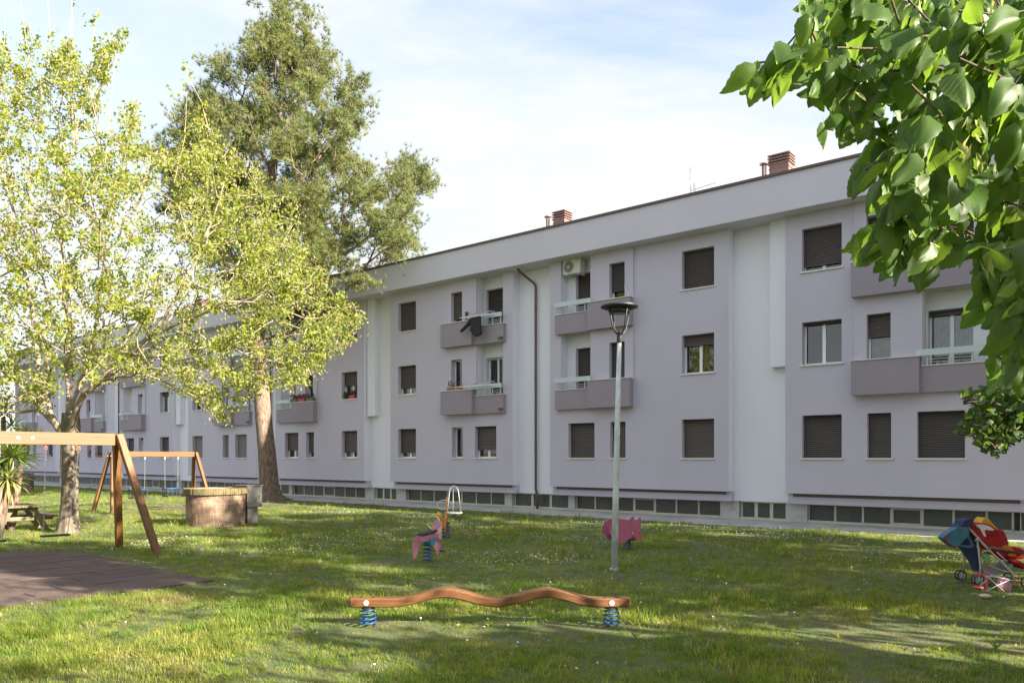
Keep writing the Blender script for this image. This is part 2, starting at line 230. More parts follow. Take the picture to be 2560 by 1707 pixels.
# ------------------------------------------------------------------ builders
class MB:
    def __init__(s): s.v = []; s.f = []
    def add(s, vs, fs):
        k = len(s.v); s.v.extend([tuple(map(float, v)) for v in vs]); s.f.extend([tuple(i + k for i in f) for f in fs]); return s
    def quad(s, a, b, c, d): return s.add([a, b, c, d], [(0, 1, 2, 3)])
    def hexa(s, P8): return s.add(P8, [(0, 3, 2, 1), (4, 5, 6, 7), (0, 1, 5, 4), (1, 2, 6, 5), (2, 3, 7, 6), (3, 0, 4, 7)])
    def box(s, x0, x1, y0, y1, z0, z1):
        return s.hexa([(x0, y0, z0), (x1, y0, z0), (x1, y1, z0), (x0, y1, z0), (x0, y0, z1), (x1, y0, z1), (x1, y1, z1), (x0, y1, z1)])
    def obox(s, c, u, w, hu, hw, z0, z1):       # box about c with horizontal axes u, w (unit 2-D) and half sizes
        P = []
        for z in (z0, z1):
            for a, b in ((-1, -1), (1, -1), (1, 1), (-1, 1)): P.append((c[0] + a * hu * u[0] + b * hw * w[0], c[1] + a * hu * u[1] + b * hw * w[1], z))
        return s.hexa(P)
    def beam(s, a, b, side, w, h):              # rectangular bar from a to b; side = direction of width w
        a = Vector(a); b = Vector(b); d = (b - a).normalized(); sd_ = Vector(side); sd_ = (sd_ - d * sd_.dot(d)).normalized(); up = d.cross(sd_).normalized()
        P = [q + sd_ * (i * w / 2) + up * (j * h / 2) for q in (a, b) for i, j in ((-1, -1), (1, -1), (1, 1), (-1, 1))]
        return s.hexa(P)
    def tube(s, pts, r, n=8, caps=True, closed=False):
        pts = [Vector(p) for p in pts]; k0 = len(s.v); m_ = len(pts); rr = r if isinstance(r, (list, tuple)) else [r] * m_
        nrm = None; rings = []
        for i, p in enumerate(pts):
            if closed: t = (pts[(i + 1) % m_] - pts[i - 1])
            else: t = (pts[min(i + 1, m_ - 1)] - pts[max(i - 1, 0)])
            t = t.normalized() if t.length > 1e-9 else Vector((0, 0, 1))
            if nrm is None: nrm = t.orthogonal().normalized()
            else:
                nrm = nrm - t * nrm.dot(t); nrm = nrm.normalized() if nrm.length > 1e-6 else t.orthogonal().normalized()
            bn = t.cross(nrm)
            rings.append([p + (nrm * math.cos(2 * math.pi * j / n) + bn * math.sin(2 * math.pi * j / n)) * rr[i] for j in range(n)])
        vs = [v for rg in rings for v in rg]; fs = []
        for i in range(m_ if closed else m_ - 1):
            a = i * n; b = ((i + 1) % m_) * n
            for j in range(n): fs.append((a + j, a + (j + 1) % n, b + (j + 1) % n, b + j))
        if caps and not closed: fs.append(tuple(reversed(range(n)))); fs.append(tuple((m_ - 1) * n + j for j in range(n)))
        return s.add(vs, fs)
    def lathe(s, prof, c, n=24, caps=True):     # prof: (r, z) list
        vs = []; fs = []
        for r, z in prof:
            for j in range(n): vs.append((c[0] + r * math.cos(2 * math.pi * j / n), c[1] + r * math.sin(2 * math.pi * j / n), c[2] + z))
        for i in range(len(prof) - 1):
            for j in range(n): fs.append((i * n + j, i * n + (j + 1) % n, (i + 1) * n + (j + 1) % n, (i + 1) * n + j))
        if caps: fs.append(tuple(reversed(range(n)))); fs.append(tuple((len(prof) - 1) * n + j for j in range(n)))
        return s.add(vs, fs)
    def plate(s, poly, o, u, v, th):            # polygon (a,b) in the plane o + a*u + b*v, given a real thickness
        o = Vector(o); u = Vector(u); v = Vector(v); w = u.cross(v).normalized() * (th / 2); k = len(poly)
        A = [o + u * a + v * b - w for a, b in poly]; B = [o + u * a + v * b + w for a, b in poly]
        fs = [tuple(reversed(range(k))), tuple(range(k, 2 * k))] + [(i, (i + 1) % k, k + (i + 1) % k, k + i) for i in range(k)]
        return s.add(A + B, fs)
    def ell(s, c, r, nu=10, nv=7, jit=0.0):
        vs = []; fs = []; r = (r, r, r) if isinstance(r, (int, float)) else r
        for i in range(nv + 1):
            a = math.pi * i / nv
            for j in range(nu):
                b = 2 * math.pi * j / nu; q = 1 + random.uniform(-jit, jit)
                vs.append((c[0] + r[0] * q * math.sin(a) * math.cos(b), c[1] + r[1] * q * math.sin(a) * math.sin(b), c[2] + r[2] * q * math.cos(a)))
        for i in range(nv):
            for j in range(nu): fs.append((i * nu + j, (i + 1) * nu + j, (i + 1) * nu + (j + 1) % nu, i * nu + (j + 1) % nu))
        return s.add(vs, fs)
def base_of(p):
    b = Vector((0, 0, 0))
    while p is not None: b += Vector(p.location); p = p.parent
    return b
def link(o): S.collection.objects.link(o); return o
def obj(name, mb, m, parent=None, smooth=False, label=None, bevel=0.0):
    me = bpy.data.meshes.new(name); b = base_of(parent)
    me.from_pydata([(x - b.x, y - b.y, z - b.z) for x, y, z in mb.v], [], mb.f); me.validate(); me.materials.append(m)
    if smooth: me.polygons.foreach_set('use_smooth', [True] * len(me.polygons))
    o = link(bpy.data.objects.new(name, me)); o.parent = parent
    if label: o['label'] = label
    if bevel:
        md = o.modifiers.new('bevel', 'BEVEL'); md.width = bevel; md.segments = 2; md.limit_method = 'ANGLE'
    return o
def npobj(name, V, F, m, parent=None, smooth=False):       # fast: V (n,3) world, F (k,3|4)
    me = bpy.data.meshes.new(name); b = base_of(parent); V = (V - np.array(b)).astype(np.float32); k = F.shape[1]
    me.vertices.add(len(V)); me.vertices.foreach_set('co', V.ravel())
    me.loops.add(F.size); me.loops.foreach_set('vertex_index', F.ravel().astype(np.int32))
    me.polygons.add(len(F)); me.polygons.foreach_set('loop_start', np.arange(0, F.size, k, dtype=np.int32)); me.polygons.foreach_set('loop_total', np.full(len(F), k, dtype=np.int32))
    me.update(calc_edges=True); me.materials.append(m)
    if smooth: me.polygons.foreach_set('use_smooth', np.ones(len(F), dtype=bool))
    o = link(bpy.data.objects.new(name, me)); o.parent = parent; return o
def tag(o, label=None, cat=None, group=None, kind=None):
    for k, v in (('label', label), ('category', cat), ('group', group), ('kind', kind)):
        if v: o[k] = v
    return o
def thing(name, loc, label, cat, group=None):
    o = link(bpy.data.objects.new(name, None)); o.location = loc; o.empty_display_size = 0.2; return tag(o, label, cat, group)
def ray(x, y, D): return Vector(((x - 1280) / FPX * D, D, CH + (HY - y) / FPX * D))   # a photo pixel at depth D as a place in the world
# ================================================================== SETTING
gnd = MB().quad((-600, -300, 0), (600, -300, 0), (600, 900, 0), (-600, 900, 0)); tag(obj('lawn', gnd, M['soil']), kind='structure')
nx, ny = 1925.0, 2375.0; q_ = math.hypot(nx, ny); nx /= q_; ny /= q_
def Wd(s, p, z): return (p * nx - s * ny, p * ny + s * nx, z)       # facade frame: s along the front, p away from the camera
def fbox(mb, s0, s1, p0, p1, z0, z1):
    return mb.hexa([Wd(s1, p0, z0), Wd(s0, p0, z0), Wd(s0, p1, z0), Wd(s1, p1, z0), Wd(s1, p0, z1), Wd(s0, p0, z1), Wd(s0, p1, z1), Wd(s1, p1, z1)])
pv = MB(); s_ = -9.0
while s_ < 78: fbox(pv, s_ + .01, s_ + 2.99, 22.05, 24.5, -0.1, 0.022); s_ += 3.0
tag(obj('pavement', pv, M['pave'], bevel=0.006), kind='structure')
# ================================================================== BUILDING
PM, PB, PS, PC, PW = 23.92, 24.12, 24.35, 24.40, 24.54
ORG = Wd(31, 24.4, 0)
BL = thing('apartment_building', (ORG[0], ORG[1], 0), 'long three-storey lavender grey apartment block with brown shutters, balconies and a flat roof', 'building')
SEND, SBEG = 73.0, -8.6
wl, wp, wf, wd_ = MB(), MB(), MB(), MB()
def panel(mb, s0, s1, z0, z1, p, holes, rev):
    ss = sorted({s0, s1} | {h for H in holes for h in H[:2]}); zs = sorted({z0, z1} | {h for H in holes for h in H[2:4]})
    for a, b in zip(ss, ss[1:]):
        for c, d in zip(zs, zs[1:]):
            cs, cz = (a + b) / 2, (c + d) / 2
            if any(h[0] < cs < h[1] and h[2] < cz < h[3] for h in holes): continue
            mb.quad(Wd(b, p, c), Wd(a, p, c), Wd(a, p, d), Wd(b, p, d))
    for a, b, c, d in [h for h in holes if len(h) == 4]:
        mb.quad(Wd(b, p, c), Wd(b, p, d), Wd(b, p + rev, d), Wd(b, p + rev, c)); mb.quad(Wd(a, p, d), Wd(a, p, c), Wd(a, p + rev, c), Wd(a, p + rev, d))
        mb.quad(Wd(b, p, d), Wd(a, p, d), Wd(a, p + rev, d), Wd(b, p + rev, d)); mb.quad(Wd(a, p, c), Wd(b, p, c), Wd(b, p + rev, c), Wd(a, p + rev, c))
def window(sa, sb, za, zb, p, shut, kind='win', two=True, smat='shut', curtain=False, label=None):
    w = link(bpy.data.objects.new('window' if kind == 'win' else 'balcony_door', None)); w.parent = BL; w.empty_display_size = .2
    c = Vector(Wd((sa + sb) / 2, p + .2, za)); w.location = c - base_of(BL)
    if label: w['label'] = label
    q = p + 0.25; t = 0.055
    if kind == 'win':
        m_ = MB(); fbox(m_, sa - .055, sb + .055, p - .045, p - .002, za - .045, za); fbox(m_, sa + .002, sb - .002, p + .002, p + .30, za - .045, za + .004); obj('sill', m_, M['stone'], w)
    m_ = MB(); e = .003
    fbox(m_, sa + e, sa + t, q, q + .06, za + e, zb - e); fbox(m_, sb - t, sb - e, q, q + .06, za + e, zb - e)
    fbox(m_, sa + t, sb - t, q, q + .06, za + e, za + t); fbox(m_, sa + t, sb - t, q, q + .06, zb - t, zb - e)
    mid = (sa + sb) / 2
    if two: fbox(m_, mid - .05, mid + .05, q, q + .06, za + t, zb - t)
    obj('frame', m_, M['white'], w)
    m_ = MB()
    for a, b in (((sa + t, mid - .05), (mid + .05, sb - t)) if two else ((sa + t, sb - t),)):
        m_.quad(Wd(b, q + .03, za + t), Wd(a, q + .03, za + t), Wd(a, q + .03, zb - t), Wd(b, q + .03, zb - t))
    obj('pane', m_, M['glass'], w)
    if curtain:
        m_ = MB(); k = 22
        for i in range(k):
            a = sb - (sb - sa) * i / k; b = sb - (sb - sa) * (i + 1) / k; f = lambda j: q + .10 + .02 * (j % 2)
            m_.quad(Wd(a, f(i), za + .05), Wd(b, f(i + 1), za + .05), Wd(b, f(i + 1), zb - .04), Wd(a, f(i), zb - .04))
        obj('curtain', m_, M['curt'], w)
    if shut > 0.02:
        m_ = MB(); zt = zb - e; zl = zt - (zb - za) * shut; k = max(1, round((zt - zl) / .062)); h = (zt - zl) / k; a, b = sa + .004, sb - .004
        for i in range(k):
            z0 = zl + i * h; z1 = z0 + h
            m_.quad(Wd(b, p + .17, z0 + .012), Wd(a, p + .17, z0 + .012), Wd(a, p + .190, z1), Wd(b, p + .190, z1))
            m_.quad(Wd(b, p + .205, z0), Wd(a, p + .205, z0), Wd(a, p + .17, z0 + .012), Wd(b, p + .17, z0 + .012))
            m_.quad(Wd(b, p + .190, z1), Wd(a, p + .190, z1), Wd(a, p + .205, z1), Wd(b, p + .205, z1))
        m_.quad(Wd(b, p + .208, zt), Wd(a, p + .208, zt), Wd(a, p + .208, zl), Wd(b, p + .208, zl))
        obj('roller_shutter', m_, M[smat], w)
    return w
FL = (2.03, 4.87, 7.72)        # sill heights
ST = {  # shutter state: big F0,F1,F2 | narrow F0,F1,F2 | wide F0 | door F1,F2
 0: ((1, .07, .88), (1, .50, .6), 1.0, (.07, .5)), 1: ((1, .28, .94), (1, 1, .77), 1.0, (1, 1)),
 2: ((.82, .76, .96), (0, 0, .86), .74, (0, .92)), 3: ((.80, .50, .3), (.78, .5, .6), .70, (.35, .4)),
 4: ((1, .35, .5), (1, .2, .6), 1.0, (.3, .5)), 5: ((.85, .2, .6), (.1, .1, .5), .6, (.2, .6)),
 6: ((.6, .5, .5), (.4, .6, .3), .85, (.3, 1)), 7: ((.8, .4, 1), (.6, .6, .6), .9, (1, .4)), -1: ((1, .5, 1), (1, 1, .6), 1, (1, .5))}
BAYS = [(-1, -8.72, 1, 0), (0, 9.38, -1, -1.49), (1, 9.38, 1, 0), (2, 27.48, -1, 0), (3, 27.48, 1, 0), (4, 45.6, -1, 0), (5, 45.6, 1, 0), (6, 63.72, -1, 0), (7, 63.72, 1, 0)]
BEND = {0: 7.2}
for bi, c, dr, sh in BAYS:
    big, nar, wide, door = ST[bi]; wl, wp = MB(), MB()
    def sp(o0, o1):
        a, b = c + dr * o0, c + dr * o1; return (min(a, b), max(a, b))
    oe = BEND.get(bi, 8.13); s0, s1 = sp(.92, oe); sm = 'shutg' if bi == 4 else 'shut'
    B0, B1, N0, N1, D0, D1, G0, G1, LE, W0, W1 = [v + (sh if i else sh) for i, v in enumerate((4.44, 6.24, 4.79, 5.43, 6.28, 7.26, 4.44, 6.24, 7.62, 6.1, 7.27))]
    if bi == 0: D1 += .15; LE += .35
    hb, hn, hw = sp(1.43, 2.59), sp(N0, N1), sp(W0, W1)
    # main wall: ground floor strip across, upper wall left and right of the balcony zone
    holes = [(*hb, z, z + 1.3) for z in FL]; holes += [(*hn, FL[0], FL[0] + 1.3), (*hw, FL[0], FL[0] + 1.3)]
    zone = sp(B0, LE); zb = 3.85
    holes_all = holes + [(*zone, zb, 9.52, 0)]
    panel(wl, s0, s1, .94, 9.52, PM, holes_all, .30)
    # projecting box with narrow windows
    b0, b1 = sp(B0, B1); panel(wl, b0, b1, zb, 9.52, PM - .06, [(*hn, z, z + 1.32) for z in FL[1:]], .30)
    for sd_ in (b0, b1):
        wl.quad(Wd(sd_, PM - .06, zb), Wd(sd_, PM, zb), Wd(sd_, PM, 9.52), Wd(sd_, PM - .06, 9.52))
    wl.quad(Wd(b0, PM - .06, zb), Wd(b1, PM - .06, zb), Wd(b1, PM, zb), Wd(b0, PM, zb))
    # loggia: back wall with door, pale cheeks
    l0, l1 = sp(B1, LE); d0, d1 = sp(D0, D1)
    panel(wp, l0, l1, zb, 9.52, PM + .48, [(d0, d1, z, z + 2.2) for z in (4.0, 6.85)], .26)
    for sd_ in (l0, l1): wp.quad(Wd(sd_, PM - .002, zb), Wd(sd_, PM + .48, zb), Wd(sd_, PM + .48, 9.52), Wd(sd_, PM - .002, 9.52))
    wp.quad(Wd(l0, PM, zb), Wd(l1, PM, zb), Wd(l1, PM + .48, zb), Wd(l0, PM + .48, zb))
    # bay cheeks towards the strips, underside, band
    obj('loggia_wall', wp, M['pale'], BL)
    for sd_ in (s0, s1):
        wp = MB(); wp.quad(Wd(sd_, PM, .94), Wd(sd_, PS + .02, .94), Wd(sd_, PS + .02, 9.52), Wd(sd_, PM, 9.52)); obj('bay_cheek', wp, M['pale'], BL)
    wl.quad(Wd(s0, PM, .94), Wd(s1, PM, .94), Wd(s1, PB, .94), Wd(s0, PB, .94))
    mb_ = MB(); fbox(mb_, s0 + .004, s1 - .004, PB, PC + .1, .615, .94); obj('band', mb_, M['lav'], BL)
    mb_ = MB(); fbox(mb_, s0 + .18, s1 - .18, PB - .03, PB - .002, .835, .938); obj('brown_strip', mb_, M['brown'], BL)  # thin brown strip along the top of the band
    obj('bay_wall', wl, M['lav'], BL)
    # windows
    for f in range(3): window(*hb, FL[f], FL[f] + 1.3, PM, big[f], smat=sm, curtain=(bi + f) % 3 == 0 and (bi, f) != (0, 1), label='large window with its brown shutter almost fully raised' if (bi, f) == (0, 1) else None)
    window(*hn, FL[0], FL[0] + 1.3, PM, nar[0], two=False, smat=sm); window(*hw, FL[0], FL[0] + 1.3, PM, wide, smat=sm)
    for f in (1, 2):
        window(*hn, FL[f], FL[f] + 1.32, PM - .06, nar[f], two=False, smat=sm, curtain=(bi == 0))
        window(d0, d1, (0, 4.0, 6.85)[f], (0, 4.0, 6.85)[f] + 2.2, PM + .48, door[f - 1], kind='door', smat=sm, curtain=bi in (0,))
    # balconies
    for f in (1, 2):
        z = FL[f]; bo = link(bpy.data.objects.new('balcony', None)); bo.parent = BL; bo.location = Vector(Wd(c + dr * B1, PM, z - 1.02)) - base_of(BL); bo.empty_display_size = .2
        a0, a1 = sp(B0 - .01, B1 - .03); e0, e1 = sp(B1 - .03, LE + .15)
        mb_ = MB(); fbox(mb_, a0, a1, PM - .33, PM - .064, z - 1.02, z - .03); obj('tall_parapet', mb_, M['lavd'], bo)
        mb_ = MB(); fbox(mb_, e0, e1, PM - .17, PM - .002, z - 1.02, z - .295); obj('low_parapet', mb_, M['lavd'], bo)
        mb_ = MB(); fbox(mb_, *sp(B1, LE - .004), PM + .002, PM + .476, z - 1.02, z - .86); obj('slab', mb_, M['conc'], bo)
        mb_ = MB(); fbox(mb_, a0 - .03, a1 + .03, PM - .36, PM - .066, z - .028, z); obj('coping', mb_, M['stone'], bo)
        mb_ = MB(); fbox(mb_, e0 - (.03 if dr < 0 else -.035), e1 + (.03 if dr > 0 else -.035), PM - .20, PM - .004, z - .293, z - .265); obj('coping', mb_, M['stone'], bo)
        rl = MB(); r0, r1 = sp(B1 - .12, LE + .12); fbox(rl, r0, r1, PM - .25, PM - .205, z - .01, z + .165); obj('rail_board', rl, M['rail'], bo)
        i0, i1 = sp(B1 + .1, LE + .08)
        for k in range(4):
            po = MB(); x = i0 + .05 + (i1 - i0 - .1) * k / 3; fbox(po, x - .015, x + .015, PM - .20, PM - .17, z - .263, z + .1)
            obj('rail_post', po, M['rail'], bo)
        for zz_ in (z - .20, z - .12):
            po = MB(); fbox(po, i0, i1, PM - .165, PM - .150, zz_, zz_ + .018); obj('rail_bar', po, M['rail'], bo)
        if bi in (2, 4, 6):        # water spout
            po = MB(); x = c + dr * (LE + .05); fbox(po, x - .1, x + .1, PM - .28, PM - .172, z - .90, z - .84); obj('water_spout', po, M['brown'], bo)
    # brown shaft vents omitted; basement band under each bay
    if bi in (0, 1, 2, 3, 4, 5, 6, 7):
        g0, g1 = sp(1.43 if bi else 1.43, 7.31 if bi else 7.0)
        npn = 7; pans = [(o, o) for o in range(npn)]
        bw = link(bpy.data.objects.new('basement_window', None)); bw.parent = BL; bw.location = Vector(Wd((g0 + g1) / 2, PW, .08)) - base_of(BL); bw.empty_display_size = .2
        st = (g1 - g0) / npn; mb_ = MB()
        fbox(mb_, g0 + .003, g1 - .003, PW - .11, PW + .04, .045, .10); fbox(mb_, g0 + .003, g1 - .003, PW, PW + .04, .57, .613)
        for i in range(npn + 1):
            x = g0 + st * i; hw_ = .045 if i in (3, 4) else .03; fbox(mb_, max(g0 + .003, x - hw_), min(g1 - .003, x + hw_), PW, PW + .04, .10, .57)
        xm = g0 + st * 3; fbox(mb_, xm + .046, xm + st - .046, PW - .012, PW + .02, .102, .145); fbox(mb_, xm + .046, xm + st - .046, PW - .012, PW + .02, .525, .568)
        obj('frame', mb_, M['cream'] if bi < 6 else M['conc'], bw)
        for i in range(npn):
            mb_ = MB(); x = g0 + st * i; fbox(mb_, x + .031, x + st - .031, PW + .02, PW + .03, .101, .569); obj('pane', mb_, M['bglass'], bw)
# pale strips between the bays with their pilasters or drainpipes
STRIPS = [(-.6, 2.2, 'pipe'), (8.46, 10.3, 'pil', 8.462, 9.0, 4.90), (17.51, 19.35, 'pipe'), (26.56, 28.4, 'pil', 27.80, 28.34, 4.0), (35.61, 37.47, 'pipe'), (44.68, 46.52, 'pil', 45.92, 46.46, 4.1), (53.73, 55.59, 'pipe'), (62.8, 64.64, 'pil', 64.0, 64.5, 4.1), (71.85, 73, 'none')]
for st in STRIPS:
    a, b = st[0], st[1]; wp = MB(); fbox(wp, a, b, PS, PS + .25, .62, 9.517); obj('recessed_wall', wp, M['pale'], BL)
    if st[2] == 'pil':
        mb_ = MB(); fbox(mb_, st[3], st[4], PM + .14, PS - .002, st[5], 9.515); obj('pilaster', mb_, M['pale'], BL)
    if st[2] == 'pipe' and a > 0 or a < 0:
        x = (a + b) / 2 + .02 if a > 0 else .9; pm = MB()
        pts = [Wd(x + .55, PM - .1, 9.50), Wd(x + .53, PM - .08, 9.42), Wd(x + .08, PS - .12, 8.95), Wd(x + .02, PS - .1, 8.85), Wd(x, PS - .1, 8.7), Wd(x, PS - .1, .8), Wd(x - .03, PC - .10, .55), Wd(x - .04, PC - .10, .02)]
        pm.tube(pts, .05, 10); dp = obj('drainpipe', pm, M['brown'], BL, smooth=True)
        for z in (7.9, 5.2, 2.4):
            cm = MB(); cm.lathe([(.062, -.02), (.062, .02)], Wd(x, PS - .1, z), 12); obj('pipe_clamp', cm, M['brown'], dp)
    # basement group below the strip
    g0, g1 = (a + .14, b - .14) if st[2] == 'pil' else (a - .52, b + .42)
    if st[2] == 'none': continue
    bw = link(bpy.data.objects.new('basement_window', None)); bw.parent = BL; bw.location = Vector(Wd((g0 + g1) / 2, PW, .08)) - base_of(BL); bw.empty_display_size = .2
    g0 += .02; g1 -= .02; stp = (g1 - g0) / 3; mb_ = MB()
    fbox(mb_, g0, g1, PW - .11, PW + .04, .045, .10); fbox(mb_, g0, g1, PW, PW + .04, .57, .613)
    for i in range(4): x = g0 + stp * i; fbox(mb_, max(g0, x - .055), min(g1, x + .055), PW, PW + .04, .10, .57)
    obj('frame', mb_, M['cream'], bw)
    for i in range(3): mb_ = MB(); x = g0 + stp * i; fbox(mb_, x + .056, x + stp - .056, PW + .02, PW + .03, .101, .569); obj('pane', mb_, M['bglass'], bw)
# basement pillars fill what the window groups leave
gr = []
for bi, c, dr, sh in BAYS:
    if bi >= 0:
        a, b = c + dr * 1.43, c + dr * (7.31 if bi else 7.0); gr.append((min(a, b), max(a, b)))
for st in STRIPS:
    if st[2] == 'pil': gr.append((st[0] + .14, st[1] - .14))
    elif st[2] == 'pipe': gr.append((st[0] - .52, st[1] + .42))
gr.sort(); last = SBEG
for a, b in gr + [(SEND, SEND)]:
    if a - last > .02: mb_ = MB(); fbox(mb_, last, a, PC, PC + .3, -.05, .613); obj('basement_pillar', mb_, M['conc'], BL)
    last = b
mb_ = MB(); fbox(mb_, SBEG, SEND, PC + .01, PC + .25, -.05, .044); obj('plinth', mb_, M['conc'], BL)
mb_ = MB(); fbox(mb_, SBEG, SEND, 23.33, 24.9, 9.505, 10.63); obj('fascia', mb_, M['fasc'], BL)
mb_ = MB(); fbox(mb_, SBEG - .04, SEND + .04, 23.27, 23.5, 10.632, 10.71); obj('roof_trim', mb_, M['brown'], BL)
mb_ = MB(); fbox(mb_, SBEG, SEND, 24.902, 35.5, 9.3, 10.6); obj('roof', mb_, M['conc'], BL)
mb_ = MB(); fbox(mb_, SBEG + .02, SEND - .02, PM + 1.1, 35.4, 0, 9.29); obj('core_wall', mb_, M['lav'], BL)
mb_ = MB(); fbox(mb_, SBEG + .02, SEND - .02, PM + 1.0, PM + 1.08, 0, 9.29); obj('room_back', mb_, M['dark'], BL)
for x in (SBEG, SEND): mb_ = MB(); fbox(mb_, x - .02, x + .02, PM, 35.4, 0, 9.515); obj('end_wall', mb_, M['lav'], BL)
# chimneys, flues, aerial: fixed to the roof
def chimney(s, p, w, z1, name='chimney', dp=.5):
    c_ = link(bpy.data.objects.new(name, None)); c_.parent = BL; c_.location = Vector(Wd(s, p, 10.6)) - base_of(BL); c_.empty_display_size = .2
    mb_ = MB(); fbox(mb_, s - w / 2, s + w / 2, p, p + dp, 10.6, z1 - .36); obj('shaft', mb_, M['chim'], c_)
    mb_ = MB(); fbox(mb_, s - w / 2 - .02, s + w / 2 + .02, p - .02, p + dp + .02, z1 - .52, z1 - .49); obj('collar', mb_, M['chim'], c_)
    for i in range(4): mb_ = MB(); e = .05; z = z1 - .36 + .095 * i; fbox(mb_, s - w / 2 - e, s + w / 2 + e, p - e, p + dp + e, z, z + .035); fbox(mb_, s - w / 2 + .04, s + w / 2 - .04, p + .04, p + dp - .04, z - .06, z); obj('louvre', mb_, M['chim'], c_)
chimney(9.2, 25.4, .64, 12.15); chimney(18.15, 25.4, .55, 12.05); chimney(8.35, 26.6, .35, 11.75); chimney(14.95, 26, .36, 11.65); chimney(21.1, 26, .4, 11.25); chimney(26.8, 26, .5, 11.3); chimney(27.8, 26, .5, 11.2); chimney(46.2, 25.4, .9, 12.1)
for s_, p_, z_ in ((9.66, 25.3, 11.82), (18.63, 25.3, 11.82), (30.2, 25.5, 11.75)):
    mb_ = MB(); mb_.lathe([(.075, 10.6), (.075, z_)], Wd(s_, p_, 0)[:2] + (0,), 14); fl = obj('flue', mb_, M['chim'], BL, smooth=True)
    mb_ = MB(); mb_.lathe([(.15, z_ + .005), (.15, z_ + .03), (.02, z_ + .08)], Wd(s_, p_, 0)[:2] + (0,), 14); obj('cap', mb_, M['chim'], fl)
ae = MB(); a0 = Wd(12.55, 25.8, 10.6); ae.tube([a0, (a0[0], a0[1], 12.75)], .035, 6)
b0 = Vector(Wd(12.55, 25.8, 11.72)); b1 = Vector(Wd(11.55, 25.8, 11.8)); ae.tube([b0, b1], .02, 5)
for i in range(12): q = b0.lerp(b1, .2 + .8 * i / 11); ae.tube([q + Vector((0, 0, -.04)), q + Vector((0, 0, .04))], .005, 4)
for i in range(6): z = 12.1 + .09 * i; ae.tube([Wd(12.55 - .15, 25.8 - .1, z), Wd(12.55 + .15, 25.8 + .1, z)], .010, 4)
for i in range(5): q = b0.lerp(b1, .08 + .03 * i); ae.tube([q + Vector((0, 0, -.24)), q + Vector((0, 0, .24))], .010, 4)
obj('aerial', ae, M['metal'], BL)
# things on the balconies -------------------------------------------------
def fpt(c, dr, o, p, z): return Vector(Wd(c + dr * o, p, z))
def drying_rack(c, dr, z, label, lean=.05):
    b = fpt(c, dr, 6.75, PM - .4, z); t = thing('drying_rack', b, label, 'drying rack', 'white racks hooked over the balcony rails')
    A, B = 6.05, 7.35
    P = [fpt(c, dr, A, PM - .26, z + .02), fpt(c, dr, A - .1, PM - .75, z - .02), fpt(c, dr, B - .1, PM - .75, z - .02), fpt(c, dr, B, PM - .26, z + .02)]
    m_ = MB(); m_.tube(P, .016, 6, closed=True)
    obj('frame', m_, M['white'], t)
    m_ = MB()
    for k in range(1, 8): f = k / 8; m_.tube([P[0].lerp(P[1], f), P[3].lerp(P[2], f)], .006, 5)
    obj('line_wire', m_, M['white'], t)
    for o in (A + .2, B - .2):
        m_ = MB(); m_.tube([fpt(c, dr, o - .22, PM - .5, z + .02), fpt(c, dr, o - .15, PM - .35, z + .12), fpt(c, dr, o, PM - .25, z + .19), fpt(c, dr, o + .12, PM - .1, z + .17)], .018, 6); obj('hook', m_, M['rail'], t)
drying_rack(27.48, -1, 7.78, 'white drying rack on the upper balcony with a black jacket hanging from it')
drying_rack(27.48, -1, 4.94, 'white drying rack with nothing on it, on the balcony below the hanging black jacket')
drying_rack(45.6, 1, 4.90, 'white drying rack on the far left balcony behind the maple fork')
jt = thing('jacket', fpt(27.48, -1, 6.5, PM - .55, 7.6), 'black jacket hanging by the shoulders from the upper drying rack', 'jacket')
jm = MB(); J0 = fpt(27.48, -1, 6.62, PM - .56, 7.74); ux = Vector(Wd(0, 0, 0)) - Vector(Wd(1, 0, 0))
jm.plate([(-.27, 0), (.30, .02), (.29, -.30), (.36, -.62), (.30, -.76), (.02, -.80), (-.12, -.70), (-.27, -.52), (-.22, -.2)], J0, ux, (0, 0, 1), .13); obj('body', jm, M['blackf'], jt, bevel=.05)
jm = MB(); jm.tube([J0 + ux * -.2 + Vector((0, 0, -.10)), J0 + ux * -.42 + Vector((0, 0, -.28)), J0 + ux * -.68 + Vector((0, 0, -.44)), J0 + ux * -.80 + Vector((0, 0, -.50))], [.10, .08, .065, .05], 10); obj('sleeve', jm, M['blackf'], jt, smooth=True)
